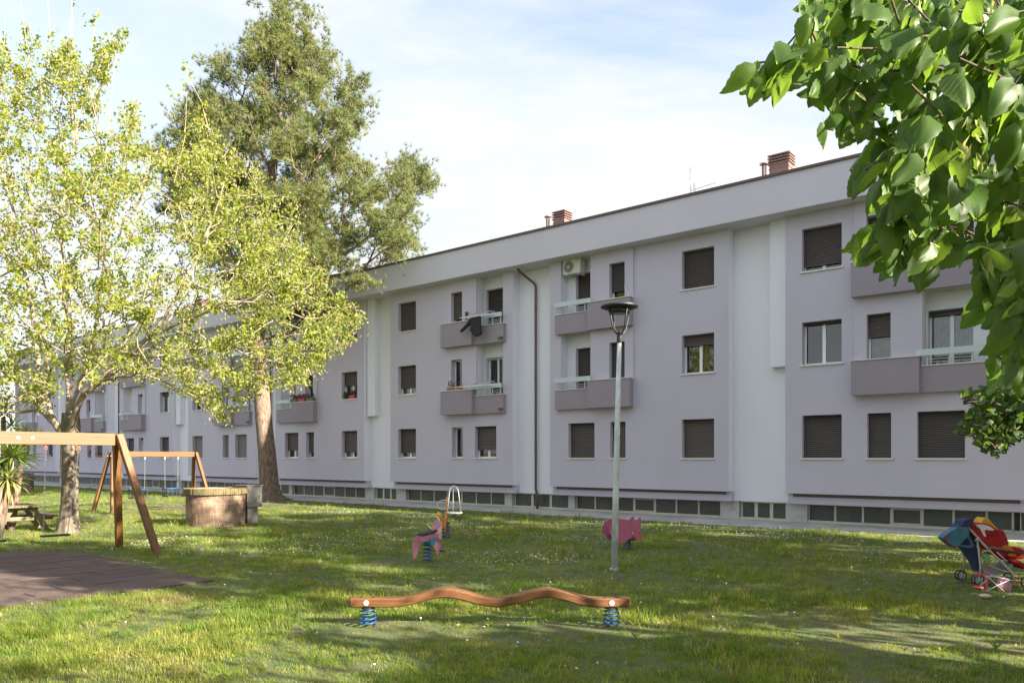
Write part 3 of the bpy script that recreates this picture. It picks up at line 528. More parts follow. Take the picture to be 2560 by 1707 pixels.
def pot(c, dr, o, p, z, w, label, pm='terra', fl=None, cat='flowerpot', group=None):
    b = fpt(c, dr, o, p, z); t = thing('flowerpot' if cat == 'flowerpot' else 'planter', b, label, cat, group)
    m_ = MB()
    if cat == 'flowerpot': m_.lathe([(w * .38, 0), (w * .5, w * .8), (w * .56, w * .82), (w * .56, w)], b, 14)
    else: fbox(m_, c + dr * o - w / 2, c + dr * o + w / 2, p - .08, p + .08, z, z + .17)
    obj('pot', m_, M[pm], t); hgt = w if cat == 'flowerpot' else .17
    V = []; F = []; k = 0
    for i in range(70):
        q = b + Vector(((random.random() - .5) * w * .9 * ny, (random.random() - .5) * w * .6, hgt + random.random() ** 1.3 * .2)); d1 = Vector((random.gauss(0, 1), random.gauss(0, 1), random.gauss(0, 1))).normalized() * .045; d2 = d1.orthogonal().normalized() * .025
        V += [q - d1, q + d2, q + d1, q - d2]; F.append((k, k + 1, k + 2, k + 3)); k += 4
    npobj('leaves', np.array([tuple(v) for v in V]), np.array(F), M['plant'], t)
    if fl:
        V = []; F = []; k = 0
        for i in range(45):
            q = b + Vector(((random.random() - .5) * w * .9 * ny, (random.random() - .5) * w * .6, hgt + .08 + random.random() * .16)); d1 = Vector((random.gauss(0, 1), random.gauss(0, 1), random.gauss(0, 1))).normalized() * .03; d2 = d1.orthogonal().normalized() * .03
            V += [q - d1, q + d2, q + d1, q - d2]; F.append((k, k + 1, k + 2, k + 3)); k += 4
        npobj('blossoms', np.array([tuple(v) for v in V]), np.array(F), M['flower'], t)
pot(27.48, -1, 5.85, PM - .22, 7.722, .17, 'small terracotta pot with a low plant on the parapet beside the black jacket')
pot(27.48, -1, 5.15, PM - .22, 4.872, .75, 'terracotta planter of green herbs on the parapet behind a low white rail', cat='planter')
pot(27.48, -1, 7.25, PM + .2, 4.02 + .5, .2, 'yellow-orange pot standing inside the railing of the middle balcony', pm='orangef')
pot(27.48, 1, 6.1, PM - .22, 4.872, .6, 'dull green planter of red flowers at the left end of the row of three', pm='greenpl', fl=1, cat='planter', group='planters on the balcony parapet right of the pine')
pot(27.48, 1, 5.45, PM - .22, 4.872, .5, 'bright red planter in the middle of the row of three on the parapet', pm='redpl', fl=1, cat='planter', group='planters on the balcony parapet right of the pine')
pot(27.48, 1, 4.78, PM - .22, 4.872, .55, 'dull green leafy planter at the right end of the row of three', pm='greenpl', cat='planter', group='planters on the balcony parapet right of the pine')
pot(27.48, 1, 1.85, PM + .08, 4.876, .4, 'red planter of red geraniums on the large window sill', pm='redpl', fl=1, cat='planter')
pot(27.48, 1, 2.4, PM + .08, 4.876, .16, 'small dark pot at the left corner of the sill with red geraniums', pm='black')
rm = MB(); rm.tube([fpt(27.48, -1, 4.5, PM - .3, 4.875), fpt(27.48, -1, 4.5, PM - .3, 5.0), fpt(27.48, -1, 6.1, PM - .3, 5.0), fpt(27.48, -1, 6.1, PM - .3, 4.875)], .012, 6); rm.tube([fpt(27.48, -1, 5.3, PM - .3, 4.875), fpt(27.48, -1, 5.3, PM - .3, 5.0)], .01, 6)
tag(obj('planter_rail', rm, M['white']), 'low white rail in front of the herb planter on the middle balcony parapet', 'rail')
pot(63.72, -1, 5.1, PM + .1, 2.036, .3, 'pot plants on the narrow sill at the far left ground floor', fl=1); pot(63.72, -1, 6.7, PM + .1, 2.036, .8, 'long planter of leggy plants on the wide far left ground floor sill', cat='planter')
# air conditioner
ac = thing('air_conditioner', fpt(9.38, 1, 7.1, PM + .1, 8.93), 'off-white air conditioner unit hung high above the top balcony', 'air conditioner')
m_ = MB(); fbox(m_, 9.38 + 6.72, 9.38 + 7.5, PM - .02, PM + .3, 8.95, 9.5); obj('casing', m_, M['acw'], ac, bevel=.012)
cc = fpt(9.38, 1, 7.24, PM - .025, 9.22); ux = (Vector(Wd(0, 0, 0)) - Vector(Wd(1, 0, 0))); m_ = MB(); m_.plate([(.215 * math.cos(a * math.pi / 14), .215 * math.sin(a * math.pi / 14)) for a in range(28)], cc, ux, (0, 0, 1), .02); g_ = obj('fan_grille', m_, M['acg'], ac)
m_ = MB(); nrm_ = Vector((-nx, -ny, 0)); m_.plate([(.05 * math.cos(a * math.pi / 8), .05 * math.sin(a * math.pi / 8)) for a in range(16)], cc + nrm_ * .02, ux, (0, 0, 1), .02); obj('hub', m_, M['acw'], g_)
for rr_ in (.09, .13, .17, .205): m_ = MB(); m_.tube([cc + nrm_ * .012 + ux * rr_ * math.cos(a * math.pi / 10) + Vector((0, 0, rr_ * math.sin(a * math.pi / 10))) for a in range(20)], .004, 4, closed=True); obj('grille_ring', m_, M['acw'], g_)
m_ = MB(); fbox(m_, 9.38 + 6.80, 9.38 + 6.93, PM - .024, PM - .0205, 9.42, 9.445); obj('brand_plate', m_, M['acg'], ac)
for o in (6.85, 7.35): m_ = MB(); fbox(m_, 9.38 + o - .02, 9.38 + o + .02, PM - .02, PM + .478, 8.915, 8.948); obj('bracket', m_, M['white'], ac)
cb = MB(); cb.tube([fpt(9.38, 1, 4.52, PM - .2, 7.73), fpt(9.38, 1, 4.6, PM - .15, 7.85), fpt(9.38, 1, 4.72, PM - .1, 8.0), fpt(9.38, 1, 4.78, PM - .08, 8.15), fpt(9.38, 1, 4.70, PM - .06, 8.25)], .01, 6)
obj('loose_cable', cb, M['white'], BL)
# left end: dark low wall and far end
lw = MB(); a = ray(40, 1215, 45); lw.box(a.x - 2.5, a.x + .8, 45, 45.4, 0, 1.15); tag(obj('low_wall', lw, M['brown']), 'dark brown low wall behind the yucca at the left edge', 'wall')
# opposite block behind the viewpoint (seen only as reflections in the panes)
OB = thing('opposite_building', (-10, -30, 0), 'pale ochre apartment block facing the lavender one, seen only in window reflections', 'building')
m_ = MB(); m_.box(-60, 22, -42, -30, 0, 10.5); obj('wall', m_, M['opp'], OB)
for i in range(22):
    for j in range(3):
        x = -57 + i * 3.6; z = 1.6 + 3.1 * j; m_ = MB(); m_.box(x, x + 1.2, -29.99, -29.9, z, z + 1.4); obj('window', m_, M['shut'], OB)
m_ = MB(); m_.box(-61, 23, -43, -29.3, 10.502, 10.9); obj('roof', m_, M['chim'], OB)
# ================================================================== TREES
def poly_in(px, py, poly):
    inside = np.zeros(len(px), bool); n = len(poly); j = n - 1
    for i in range(n):
        xi, yi = poly[i]; xj, yj = poly[j]
        c = ((yi > py) != (yj > py)) & (px < (xj - xi) * (py - yi) / ((yj - yi) or 1e-9) + xi); inside ^= c; j = i
    return inside
def grow(limbs, attr, pathw=0.35, step=0.5, jag=0.05, up=0.0):
    """limbs: list of point lists (first = trunk). Attractors join the nearest, shortest-path node."""
    P = []; par = []; pl = []; lim = []
    def add(p, q, isl=False):
        P.append(np.array(p, float)); par.append(q); pl.append(0 if q < 0 else pl[q] + np.linalg.norm(P[-1] - P[q])); lim.append(isl); return len(P) - 1
    for k, L_ in enumerate(limbs):
        if k == 0: prev = add(L_[0], -1, True)
        else:
            d = [np.linalg.norm(np.array(L_[0]) - p) for p in P]; prev = int(np.argmin(d))
        for p in L_[1:]:
            a = P[prev]; n = max(1, int(np.linalg.norm(np.array(p) - a) / step))
            for i in range(1, n + 1):
                q = a + (np.array(p) - a) * i / n + (RNG.normal(0, jag, 3) if i < n else 0); prev = add(q, prev, True)
    A = np.array(attr); fork = np.array(limbs[0][-1]); A = A[np.argsort(np.linalg.norm(A - fork, axis=1))]
    cap = len(P) + len(A) * 6; PA = np.zeros((cap, 3)); PL = np.zeros(cap); n = len(P); PA[:n] = P; PL[:n] = pl
    ok0 = np.zeros(cap, bool); ok0[:n] = [PA[i][2] > limbs[0][-1][2] - 0.8 for i in range(n)]
    parl = list(par)
    for a in A:
        d = np.linalg.norm(PA[:n] - a, axis=1); cost = d + pathw * PL[:n] + np.where(ok0[:n], 0, 1e3) + up * np.maximum(0, PA[:n, 2] - a[2])
        j = int(np.argmin(cost)); k = min(4, max(1, int(d[j] / step))); st = PA[j].copy()
        for i in range(1, k + 1):
            PA[n] = st + (a - st) * i / k + (RNG.normal(0, jag, 3) if i < k else 0); PL[n] = PL[j] + np.linalg.norm(PA[n] - PA[j]); ok0[n] = True; parl.append(j); j = n; n += 1
    par = np.array(parl); cnt = np.zeros(n); 
    kids = np.zeros(n, int)
    for i in range(n - 1, 0, -1):
        if kids[i] == 0: cnt[i] += 1
        cnt[par[i]] += cnt[i]; kids[par[i]] += 1
    return PA[:n], par, cnt, kids
def limbs_mesh(P, par, rad, sides=6, rmin=0.0):
    V = []; F = []; ang = np.arange(sides) * 2 * np.pi / sides; k = 0; ring = {}
    def frame(d):
        a = np.cross(d, [0.3, 0.2, 1.0] if abs(d[2]) < .95 else [1, 0, 0]); a /= np.linalg.norm(a); return a, np.cross(d, a)
    for i in range(1, len(P)):
        j = par[i]
        if rad[i] < rmin: continue
        d = P[i] - P[j]; ln = np.linalg.norm(d)
        if ln < 1e-6: continue
        d /= ln; a, b = frame(d); r0, r1 = min(rad[j], rad[i] * 1.25), rad[i]
        for c, r in ((P[j] - d * r0 * .3, r0), (P[i] + d * r1 * .2, r1)):
            V.append(c + (np.outer(np.cos(ang), a) + np.outer(np.sin(ang), b)) * r)
        for q in range(sides): F.append((k + q, k + (q + 1) % sides, k + sides + (q + 1) % sides, k + sides + q))
        k += 2 * sides
    return np.concatenate(V), np.array(F)
def leafquads(C, size, aspect=.8, droop=0.3, fold=.25, rng=RNG):
    """one folded leaf (4 corners, 2 faces) per centre"""
    n = len(C); d = rng.normal(0, 1, (n, 3)); d[:, 2] -= droop; d /= np.linalg.norm(d, axis=1)[:, None]
    r = rng.normal(0, 1, (n, 3)); w = np.cross(d, r); w /= np.linalg.norm(w, axis=1)[:, None]; nn = np.cross(d, w)
    s = (size * rng.uniform(.6, 1.3, n))[:, None]
    base = C - d * s / 2; tip = C + d * s / 2; l = C + w * s * aspect / 2 + nn * s * fold; r_ = C - w * s * aspect / 2 + nn * s * fold
    V = np.stack([base, l, tip, r_], 1).reshape(-1, 3); k = np.arange(n)[:, None] * 4
    F = np.concatenate([k + np.array([[0, 2, 1]]), k + np.array([[0, 3, 2]])]).astype(int)
    return V, F
def flared_trunk(pts, rads, sides=20, rough=.05, root=None):
    mb = MB(); vs = []; fs = []; n = len(pts); ph = [random.uniform(0, 6.28) for _ in range(5)]
    for i, (p, r) in enumerate(zip(pts, rads)):
        for j in range(sides):
            a = 2 * math.pi * j / sides; q = 1 + rough * (math.sin(3 * a + ph[0] + i * .15) + .6 * math.sin(5 * a + ph[1]) + .5 * math.sin(8 * a + ph[2] + i * .4)) * (1 + (1.6 if i < 2 and root else 0))
            vs.append((p[0] + r * q * math.cos(a), p[1] + r * q * math.sin(a), p[2]))
    for i in range(n - 1):
        for j in range(sides): fs.append((i * sides + j, i * sides + (j + 1) % sides, (i + 1) * sides + (j + 1) % sides, (i + 1) * sides + j))
    return mb.add(vs, fs)
def npV(v): return np.array(tuple(v))
# ---- maple on the left ----------------------------------------------------
k_ = 2560 / 2352
def dp(x, y, D): return npV(ray(x * k_, y * k_, D))
MT = thing('maple_tree', (-12.05, 20.9, 0), 'tall spreading tree with fresh yellow-green leaves behind the near swing beam', 'tree')
D0 = 20.9
limbs = [[(-12.05, D0, 0), (-12.05, D0, 1.2), dp(152, 1010, D0)],
 [dp(152, 1010, D0), dp(158, 900, D0), dp(157, 800, D0), dp(152, 620, D0 - .3), dp(150, 450, D0 - .2), dp(135, 260, D0)],
 [dp(152, 1005, D0), dp(180, 930, D0 - .6), dp(230, 875, D0 - 1.0), dp(300, 810, D0 - 1.4), dp(345, 770, D0 - 1.7), dp(400, 690, D0 - 1.9), dp(452, 600, D0 - 2), dp(490, 500, D0 - 2), dp(520, 400, D0 - 1.8)],
 [dp(340, 775, D0 - 1.6), dp(430, 735, D0 - 2.6), dp(540, 700, D0 - 3.2), dp(650, 660, D0 - 3.4), dp(700, 640, D0 - 3.5)],
 [dp(300, 812, D0 - 1.4), dp(400, 830, D0 - 2), dp(480, 810, D0 - 2.7), dp(580, 800, D0 - 3.2), dp(660, 790, D0 - 3.6), dp(760, 755, D0 - 3.9), dp(830, 730, D0 - 4)],
 [dp(240, 870, D0 - 1), dp(380, 850, D0 - 2.5), dp(500, 860, D0 - 3.4), dp(600, 880, D0 - 4), dp(700, 850, D0 - 4.2)],
 [dp(158, 930, D0), dp(190, 870, D0 + .6), dp(215, 760, D0 + .9), dp(235, 640, D0 + 1.2), dp(265, 480, D0 + 1.2), dp(290, 330, D0 + 1)],
 [dp(140, 1000, D0), dp(95, 940, D0 - .5), dp(62, 900, D0 - 1), dp(30, 870, D0 - 1.3), dp(-60, 800, D0 - 2), dp(-150, 700, D0 - 2.5)],
 [dp(95, 940, D0 - .5), dp(85, 800, D0 - .3), dp(70, 680, D0), dp(40, 560, D0 + .3), dp(10, 400, D0 + .5)],
 [dp(130, 985, D0), dp(105, 880, D0 + 1), dp(110, 740, D0 + 1.6), dp(100, 600, D0 + 2), dp(60, 400, D0 + 2)],
 [dp(30, 950, D0 - 1.5), dp(-40, 990, D0 - 2.6), dp(-120, 940, D0 - 3.5), dp(-220, 900, D0 - 4)],
 [dp(190, 870, D0 + .6), dp(300, 760, D0 + 2), dp(400, 620, D0 + 2.6), dp(470, 450, D0 + 3)]]
sil = [(-420, 560), (-260, 300), (-120, 150), (-20, 90), (40, 110), (62, 60), (100, 150), (160, 90), (200, 150), (270, 75), (290, 100), (225, 240), (250, 290), (310, 220), (330, 320), (400, 330), (440, 240), (480, 270), (520, 330), (600, 370), (620, 430), (680, 460), (700, 560), (745, 620), (835, 725), (825, 770), (740, 830), (745, 860), (690, 900), (620, 880), (570, 930), (520, 965), (460, 920), (380, 880), (330, 860), (260, 880), (205, 880), (170, 860), (120, 930), (60, 935), (0, 930), (-150, 1000), (-350, 900)]
def sample_crown(sil, n, D0, depth, seed, clump=0.5):
    rg = np.random.default_rng(seed); out = []; xs = [p[0] for p in sil]; ys = [p[1] for p in sil]
    cx_, cy_ = np.mean(xs), np.mean(ys); 
    while len(out) < n:
        x = rg.uniform(min(xs), max(xs), 4000); y = rg.uniform(min(ys), max(ys), 4000); m = poly_in(x, y, sil)
        x = x[m]; y = y[m]
        out += list(zip(x, y))
    a = np.array(out[:n]); hd = depth((a[:, 0], a[:, 1])); D = D0 + rg.uniform(-1, 1, n) * hd
    return np.array([dp(x, y, d) for (x, y), d in zip(a, D)])
def mdepth(q):
    x, y = q; c = np.clip(1 - ((x - 150) / 760) ** 2, .05, 1) ** .5; t = np.clip((y - 40) / 350, .25, 1); return 3.9 * c * t
att = sample_crown(sil, 2700, D0 - .5, mdepth, 5)
# the right-hand boughs reach towards the viewer
att[:, 1] -= 0
P, par, cnt, kids = grow(limbs, att, .30, .45, .06)
rad = np.maximum(.005, .0068 * cnt ** .44); rad = np.minimum(rad, .22)
V, F = limbs_mesh(P, par, rad, 7, .0); 
npobj('limbs', V, F, M['barkl'], MT, smooth=True)
tz = [0, .12, .35, .8, 1.5, 2.3, 2.9, 3.25]; tr_ = [.33, .28, .24, .215, .205, .21, .24, .21]
obj('trunk', flared_trunk([(-12.05 + .02 * z + .03 * math.sin(z), D0, z) for z in tz], tr_, root=True), M['bark'], MT, smooth=True)  # darker bark than the limbs: the trunk's shade is put into its colour
tips = np.where(cnt <= 2)[0]; rg = np.random.default_rng(3)
C = []
for i in tips:
    if i == 0: continue
    k = int(rg.integers(8, 46)); t = rg.uniform(0, 1, (k, 1)); q = P[par[i]] * (1 - t) + P[i] * t + rg.normal(0, .085, (k, 3)); q[:, 2] -= .03; C.append(q)
C = np.concatenate(C); V, F = leafquads(C, .084, .95, .7, .22, rg); npobj('foliage', V, F, M['maple'], MT)['kind'] = 'stuff'
C2 = []
for i in tips:
    k = rg.integers(3, 9); q = P[i] + rg.normal(0, .1, (k, 3)); q[:, 2] -= .08; C2.append(q)
C2 = np.concatenate(C2); V, F = leafquads(C2, .085, .28, 1.6, .05, rg); npobj('seed_keys', V, F, M['seed'], MT)['kind'] = 'stuff'
# thin bare leaders above the crown
bw = MB()
for x0, y0, x1, y1 in ((20, 330, 12, 40), (75, 300, 48, 10), (115, 280, 110, 0), (168, 300, 160, 40), (175, 300, 165, -20), (235, 330, 195, 120), (238, 420, 270, 80), (150, 420, 225, 20), (400, 420, 430, 210), (330, 420, 345, 300), (480, 300, 425, 165), (60, 250, 0, 80)):
    a, b = ray(x0 * k_, y0 * k_, D0 + .4), ray(x1 * k_, y1 * k_, D0 + .2); m_ = a.lerp(b, .5) + Vector((random.uniform(-.15, .15), 0, 0)); bw.tube([a, m_, b], [.014, .010, .005], 5)
npo = obj('leader_twigs', bw, M['seed'], MT)
CL = []
for x, y, k in ((215, 45, 22), (290, 75, 26), (275, 95, 24), (255, 110, 10), (190, 45, 9), (225, 100, 18), (218, 110, 14), (60, 75, 30), (85, 100, 26), (430, 150, 12), (440, 170, 10), (425, 185, 8), (470, 240, 16), (385, 195, 6), (400, 215, 9), (170, 3, 6), (120, 85, 16), (10, 95, 25)):
    for _ in range(k): CL.append(dp(x + random.gauss(0, 6), y + random.gauss(0, 9), D0 + .3))
V, F = leafquads(np.array(CL), .10, .95, .7, .22, rg); npobj('foliage', V, F, M['maple'], MT)['kind'] = 'stuff'
# ---- pine -------------------------------------------------------------------
DP = 36.9; PT = thing('pine_tree', (-11.65, DP, 0), 'tall dense pine with a bare leaning trunk in front of the apartment block', 'tree')
k2 = 2352 / 2560
tpts = [(620, 1147), (618, 1110), (612, 1030), (604, 950), (600, 880), (592, 790), (596, 700), (602, 600), (615, 480), (635, 340), (650, 200), (655, 80), (648, 15)]
tp = [dp(x, y, DP) for x, y in tpts]; tp[0][2] = 0
psil = [(715, 0), (772, 40), (800, 75), (838, 95), (842, 135), (815, 185), (818, 232), (835, 260), (850, 300), (868, 215), (905, 205), (912, 255), (880, 290), (915, 300), (893, 345), (868, 385), (920, 395), (912, 425), (885, 450), (905, 500), (918, 470), (940, 450), (985, 440), (1020, 405), (1050, 398), (1064, 450), (1045, 500), (1046, 560), (1010, 590), (1015, 622), (985, 650), (955, 665), (925, 690), (938, 730), (915, 765), (885, 785), (850, 830), (800, 812), (740, 815), (690, 800), (640, 775), (560, 700), (500, 640), (430, 560), (410, 470), (398, 420), (420, 330), (470, 300), (482, 270), (500, 240), (490, 195), (520, 140), (560, 112), (585, 145), (600, 190), (615, 150), (605, 125), (625, 85), (640, 62), (668, 66), (672, 35), (690, 20)]
psil = [(x * k2, y * k2) for x, y in psil]
def pdepth(q):
    x, y = q; c = 650 - (y > 400) * 0; half = 130 + np.clip(y, 0, 600) * .42
    return np.clip(half, 60, 330) / 1925 * DP * .85 * np.clip(1 - ((x - 640) / (half * 1.25)) ** 2, .12, 1) ** .5
cen = sample_crown(psil, 225, DP, pdepth, 9); rgp = np.random.default_rng(4)
att = np.concatenate([c + rgp.normal(0, 1, (15, 3)) * np.array([.46, .46, .34]) * rgp.uniform(.7, 1.3) for c in cen])
att = np.concatenate([att, sample_crown(psil, 420, DP, pdepth, 10)])
limbs = [[tuple(p) for p in tp[:6]], [tuple(p) for p in tp[5:]]]
for a_, b_, dd in (((597, 690), (850, 540), -1), ((850, 540), (960, 400), -1), ((600, 620), (470, 480), 1.5), ((610, 520), (760, 330), .5), ((630, 380), (500, 150), 1), ((640, 300), (740, 120), -1), ((600, 640), (800, 690), -2), ((610, 560), (420, 400), 2), ((605, 600), (690, 560), -3), ((640, 330), (620, 250), -2)):
    limbs.append([tuple(dp(*a_, DP)), tuple((dp(*a_, DP) + dp(*b_, DP + dd)) / 2 - np.array([0, 0, .3])), tuple(dp(*b_, DP + dd))])
P, par, cnt, kids = grow(limbs, att, .32, .8, .08)
rad = np.maximum(.012, .011 * cnt ** .45); rad = np.minimum(rad, .28)
isl = P[:, 2] > tp[5][2] - .5
V, F = limbs_mesh(P, par, np.where(isl, rad, 0), 6, .001); npobj('limbs', V, F, M['barkp'], PT, smooth=True)
tr2 = [.60, .45, .40, .375, .35, .29, .26, .24, .2, .16, .1, .06, .03]; fine = []; fr = []
for i in range(len(tp) - 1):
    for t in (0, .33, .66): fine.append(tp[i] * (1 - t) + tp[i + 1] * t); fr.append(tr2[i] * (1 - t) + tr2[i + 1] * t)
fr[0] = .85; fr[1] = .56
obj('trunk', flared_trunk(fine, fr, 22, .04, True), M['barkp'], PT, smooth=True)
rg = np.random.default_rng(8); tips = np.where(cnt <= 3)[0]; TC = []; TD = []
for i in tips:
    if P[i][2] < 5.6: continue
    d = P[i] - P[par[i]]; k = int(rg.integers(7, 15)); t = rg.uniform(.1, 1.1, (k, 1)); q = P[par[i]] * (1 - t) + P[i] * t + rg.normal(0, .14, (k, 3)); TC.append(q)
    dd = d / (np.linalg.norm(d) + 1e-6) * .6 + rg.normal(0, .55, (k, 3)) + np.array([0, 0, .45]); TD.append(dd / np.linalg.norm(dd, axis=1)[:, None])
TC = np.concatenate(TC); TD = np.concatenate(TD); nn_ = 17
C = np.repeat(TC, nn_, 0); Dr = np.repeat(TD, nn_, 0) + rg.normal(0, .50, (len(TC) * nn_, 3)); Dr /= np.linalg.norm(Dr, axis=1)[:, None]
Wn = np.cross(Dr, rg.normal(0, 1, Dr.shape)); Wn /= np.linalg.norm(Wn, axis=1)[:, None]; ln = rg.uniform(.16, .33, (len(C), 1))
V = np.stack([C - Wn * .010, C + Wn * .010, C + Dr * ln], 1).reshape(-1, 3); F = np.arange(len(V)).reshape(-1, 3); npobj('needles', V, F, M['needle'], PT)['kind'] = 'stuff'
sel = rg.choice(len(TC), 900); sel = sel[TC[sel][:, 2] > 11]; V, F = leafquads(TC[sel] + rg.normal(0, .05, (len(sel), 3)), .11, .7, 1, .3, rg); npobj('cones', V, F, M['cone'], PT)['kind'] = 'stuff'
rm = MB()
for i in range(9):
    a = random.uniform(0, 6.28); rm.tube([(-11.65 + .45 * math.cos(a), DP + .45 * math.sin(a), .22), (-11.65 + .8 * math.cos(a), DP + .8 * math.sin(a), .05), (-11.65 + 1.25 * math.cos(a + .2), DP + 1.25 * math.sin(a + .2), -.05)], [.16, .09, .03], 8)
obj('roots', rm, M['barkp'], PT, smooth=True)
# ---- trees right of the view: they throw the dappled shade ------------------------------------
def round_tree(x, y, h, r, zc, label, n=420, leaf=.13, per=13, seed=1, mask=None, group=None, m='far_leaf', trunk_r=.16, extra=None):
    t = thing('linden_tree', (x, y, 0), label, 'tree', group); rg = np.random.default_rng(seed)
    a = rg.normal(0, 1, (n * 4, 3)); a /= np.linalg.norm(a, axis=1)[:, None]; a *= rg.uniform(.25, 1, (n * 4, 1)) ** .6
    lob = 1 + .22 * np.sin(3 * np.arctan2(a[:, 1], a[:, 0]) + seed) * np.cos(2.5 * a[:, 2] + seed)
    a = a * lob[:, None] * np.array([r, r, (h - zc)]) + np.array([x, y, zc]); a = a[a[:, 2] > 1.9][:n]
    if leaf > .2: a = np.repeat(a[:n // 8], 8, 0) + rg.normal(0, .30, (n // 8 * 8, 3))
    if extra is not None: a = np.concatenate([a, extra])
    L_ = [[(x, y, 0), (x, y, 1.0), (x + .05, y, 2.0)], [(x, y, 2.0), (x + .1, y + .1, zc), (x, y, h - 1)]]
    for q in range(5): an = q * 1.26 + seed; L_.append([(x + .03, y, 2.1 + .25 * q), (x + r * .4 * math.cos(an), y + r * .4 * math.sin(an), 2.6 + .4 * q), (x + r * .8 * math.cos(an), y + r * .8 * math.sin(an), zc - .2 + .3 * q)])
    P, par, cnt, kids = grow(L_, a, .3, .5, .05); rad = np.minimum(np.maximum(.006, .009 * cnt ** .47), trunk_r)
    keep = np.ones(len(P), bool)
    if mask is not None:
        keep = mask(P)
    tips = [i for i in np.where(cnt <= 2)[0] if i and keep[i] and keep[par[i]]]
    r2 = np.where(keep, rad, 0)
    V, F = limbs_mesh(P, par, r2, 6, .001); npobj('limbs', V, F, M['barkd'], t, smooth=True)
    obj('trunk', flared_trunk([(x, y, z) for z in (0, .2, .8, 1.6, 2.2)], [trunk_r * 1.5, trunk_r * 1.15, trunk_r, trunk_r * .95, trunk_r * .9]), M['bark'], t, smooth=True)
    C = np.concatenate([P[par[i]] * (1 - tt) + P[i] * tt + rg.normal(0, .13, (per, 3)) for i in tips for tt in [rg.uniform(0, 1.1, (per, 1))]])
    if mask is not None: C = C[mask(C)]
    V, F = leafquads(C, leaf, .9, .9, .15, rg); npobj('foliage', V, F, M[m], t)['kind'] = 'stuff'
    return t
def proj(Q): Dq = np.maximum(Q[:, 1], .01); return 1280 + FPX * Q[:, 0] / Dq, HY - (Q[:, 2] - CH) * FPX / Dq
bsil = [(2395, 985), (2440, 960), (2490, 975), (2560, 940), (2900, 700), (3200, 700), (3200, 1140), (2560, 1092), (2528, 1112), (2490, 1145), (2455, 1120), (2420, 1090), (2385, 1085), (2400, 1055), (2425, 1020)]
def maskB(Q):
    px, py = proj(Q); return (px > 2575) | poly_in(px, py, bsil)
def maskOut(Q):
    px, py = proj(Q); return (px > 2590) | (Q[:, 1] < .4)
exb = []
rgx = np.random.default_rng(5)
while len(exb) < 240:
    x_, y_ = rgx.uniform(2390, 2750), rgx.uniform(935, 1145)
    if poly_in(np.array([x_]), np.array([y_]), bsil)[0]: exb.append(npV(ray(x_, y_, rgx.uniform(7.6, 8.8))))
round_tree(9.2, 8.6, 7.6, 3.2, 4.2, 'small-leaved tree at the right edge whose lowest branch hangs before the ground floor shutter', n=620, leaf=.085, per=16, seed=2, mask=maskB, extra=np.array(exb), m='dark_leaf')
TREES = [(13.4, 10.2, 12, 3.6, 7.2, 3), (15.4, 5.6, 12.5, 3.2, 7.8, 4), (12.6, 0.4, 7.0, 1.5, 5.0, 5), (19, 9.6, 15.5, 4.2, 10, 6), (22, 4.0, 14.5, 3.6, 9.5, 7), (7.6, -2.0, 5.6, 1.1, 4.4, 8), (26, 7, 19, 4.6, 13, 10), (18.5, -3.5, 9.5, 1.9, 7.4, 11), (8.8, 4.9, 11.0, 2.0, 8.2, 13)]
TLAB = ['broad tree out of view nearest the pavement, right of the pushchair', 'tall tree out of view standing right of the pushchair', 'small young tree out of view on the open lawn at the right', 'very tall tree out of view beside the building front', 'tall tree out of view in the second row from the pushchair', 'smallest tree out of view, beside and right of the viewpoint', 'tallest tree out of view, far along the building front', 'slim tree out of view far right behind the viewpoint', 'slender high-crowned tree out of view behind the overhanging linden']
for i, (x, y, h, r, zc, sd_) in enumerate(TREES):
    round_tree(x, y, h, r, zc, TLAB[i], n=960, leaf=.24, per=8, seed=sd_, mask=maskOut, group='trees shading the lawn from the right')
# branch of the small-leaved tree reaching into view
# ---- near linden overhanging the top right --------------------------------------------------
LT = thing('linden_tree', (4.4, 3.4, 0), 'near linden with large drooping heart-shaped leaves overhanging the top right corner', 'tree')
lsil = [(1798, -60), (1800, 10), (1846, 34), (1838, 60), (1790, 95), (1720, 150), (1660, 195), (1715, 205), (1702, 258), (1755, 235), (1830, 200), (1880, 225), (1870, 290), (1905, 300), (1880, 350), (1925, 345), (1965, 320), (1945, 395), (1955, 440), (1990, 480), (1952, 540), (1965, 610), (1962, 665), (2010, 655), (2085, 640), (2090, 672), (2140, 640), (2200, 610), (2225, 650), (2240, 750), (2262, 800), (2285, 850), (2265, 900), (2300, 930), (2352, 950), (3300, 1000), (3300, -60)]
lsil = [(x * k_, y * k_) for x, y in lsil]
def maskL(Q):
    px, py = proj(Q); return (px > 2600) | (py < -60) | (Q[:, 1] < .3) | poly_in(px, py, lsil)
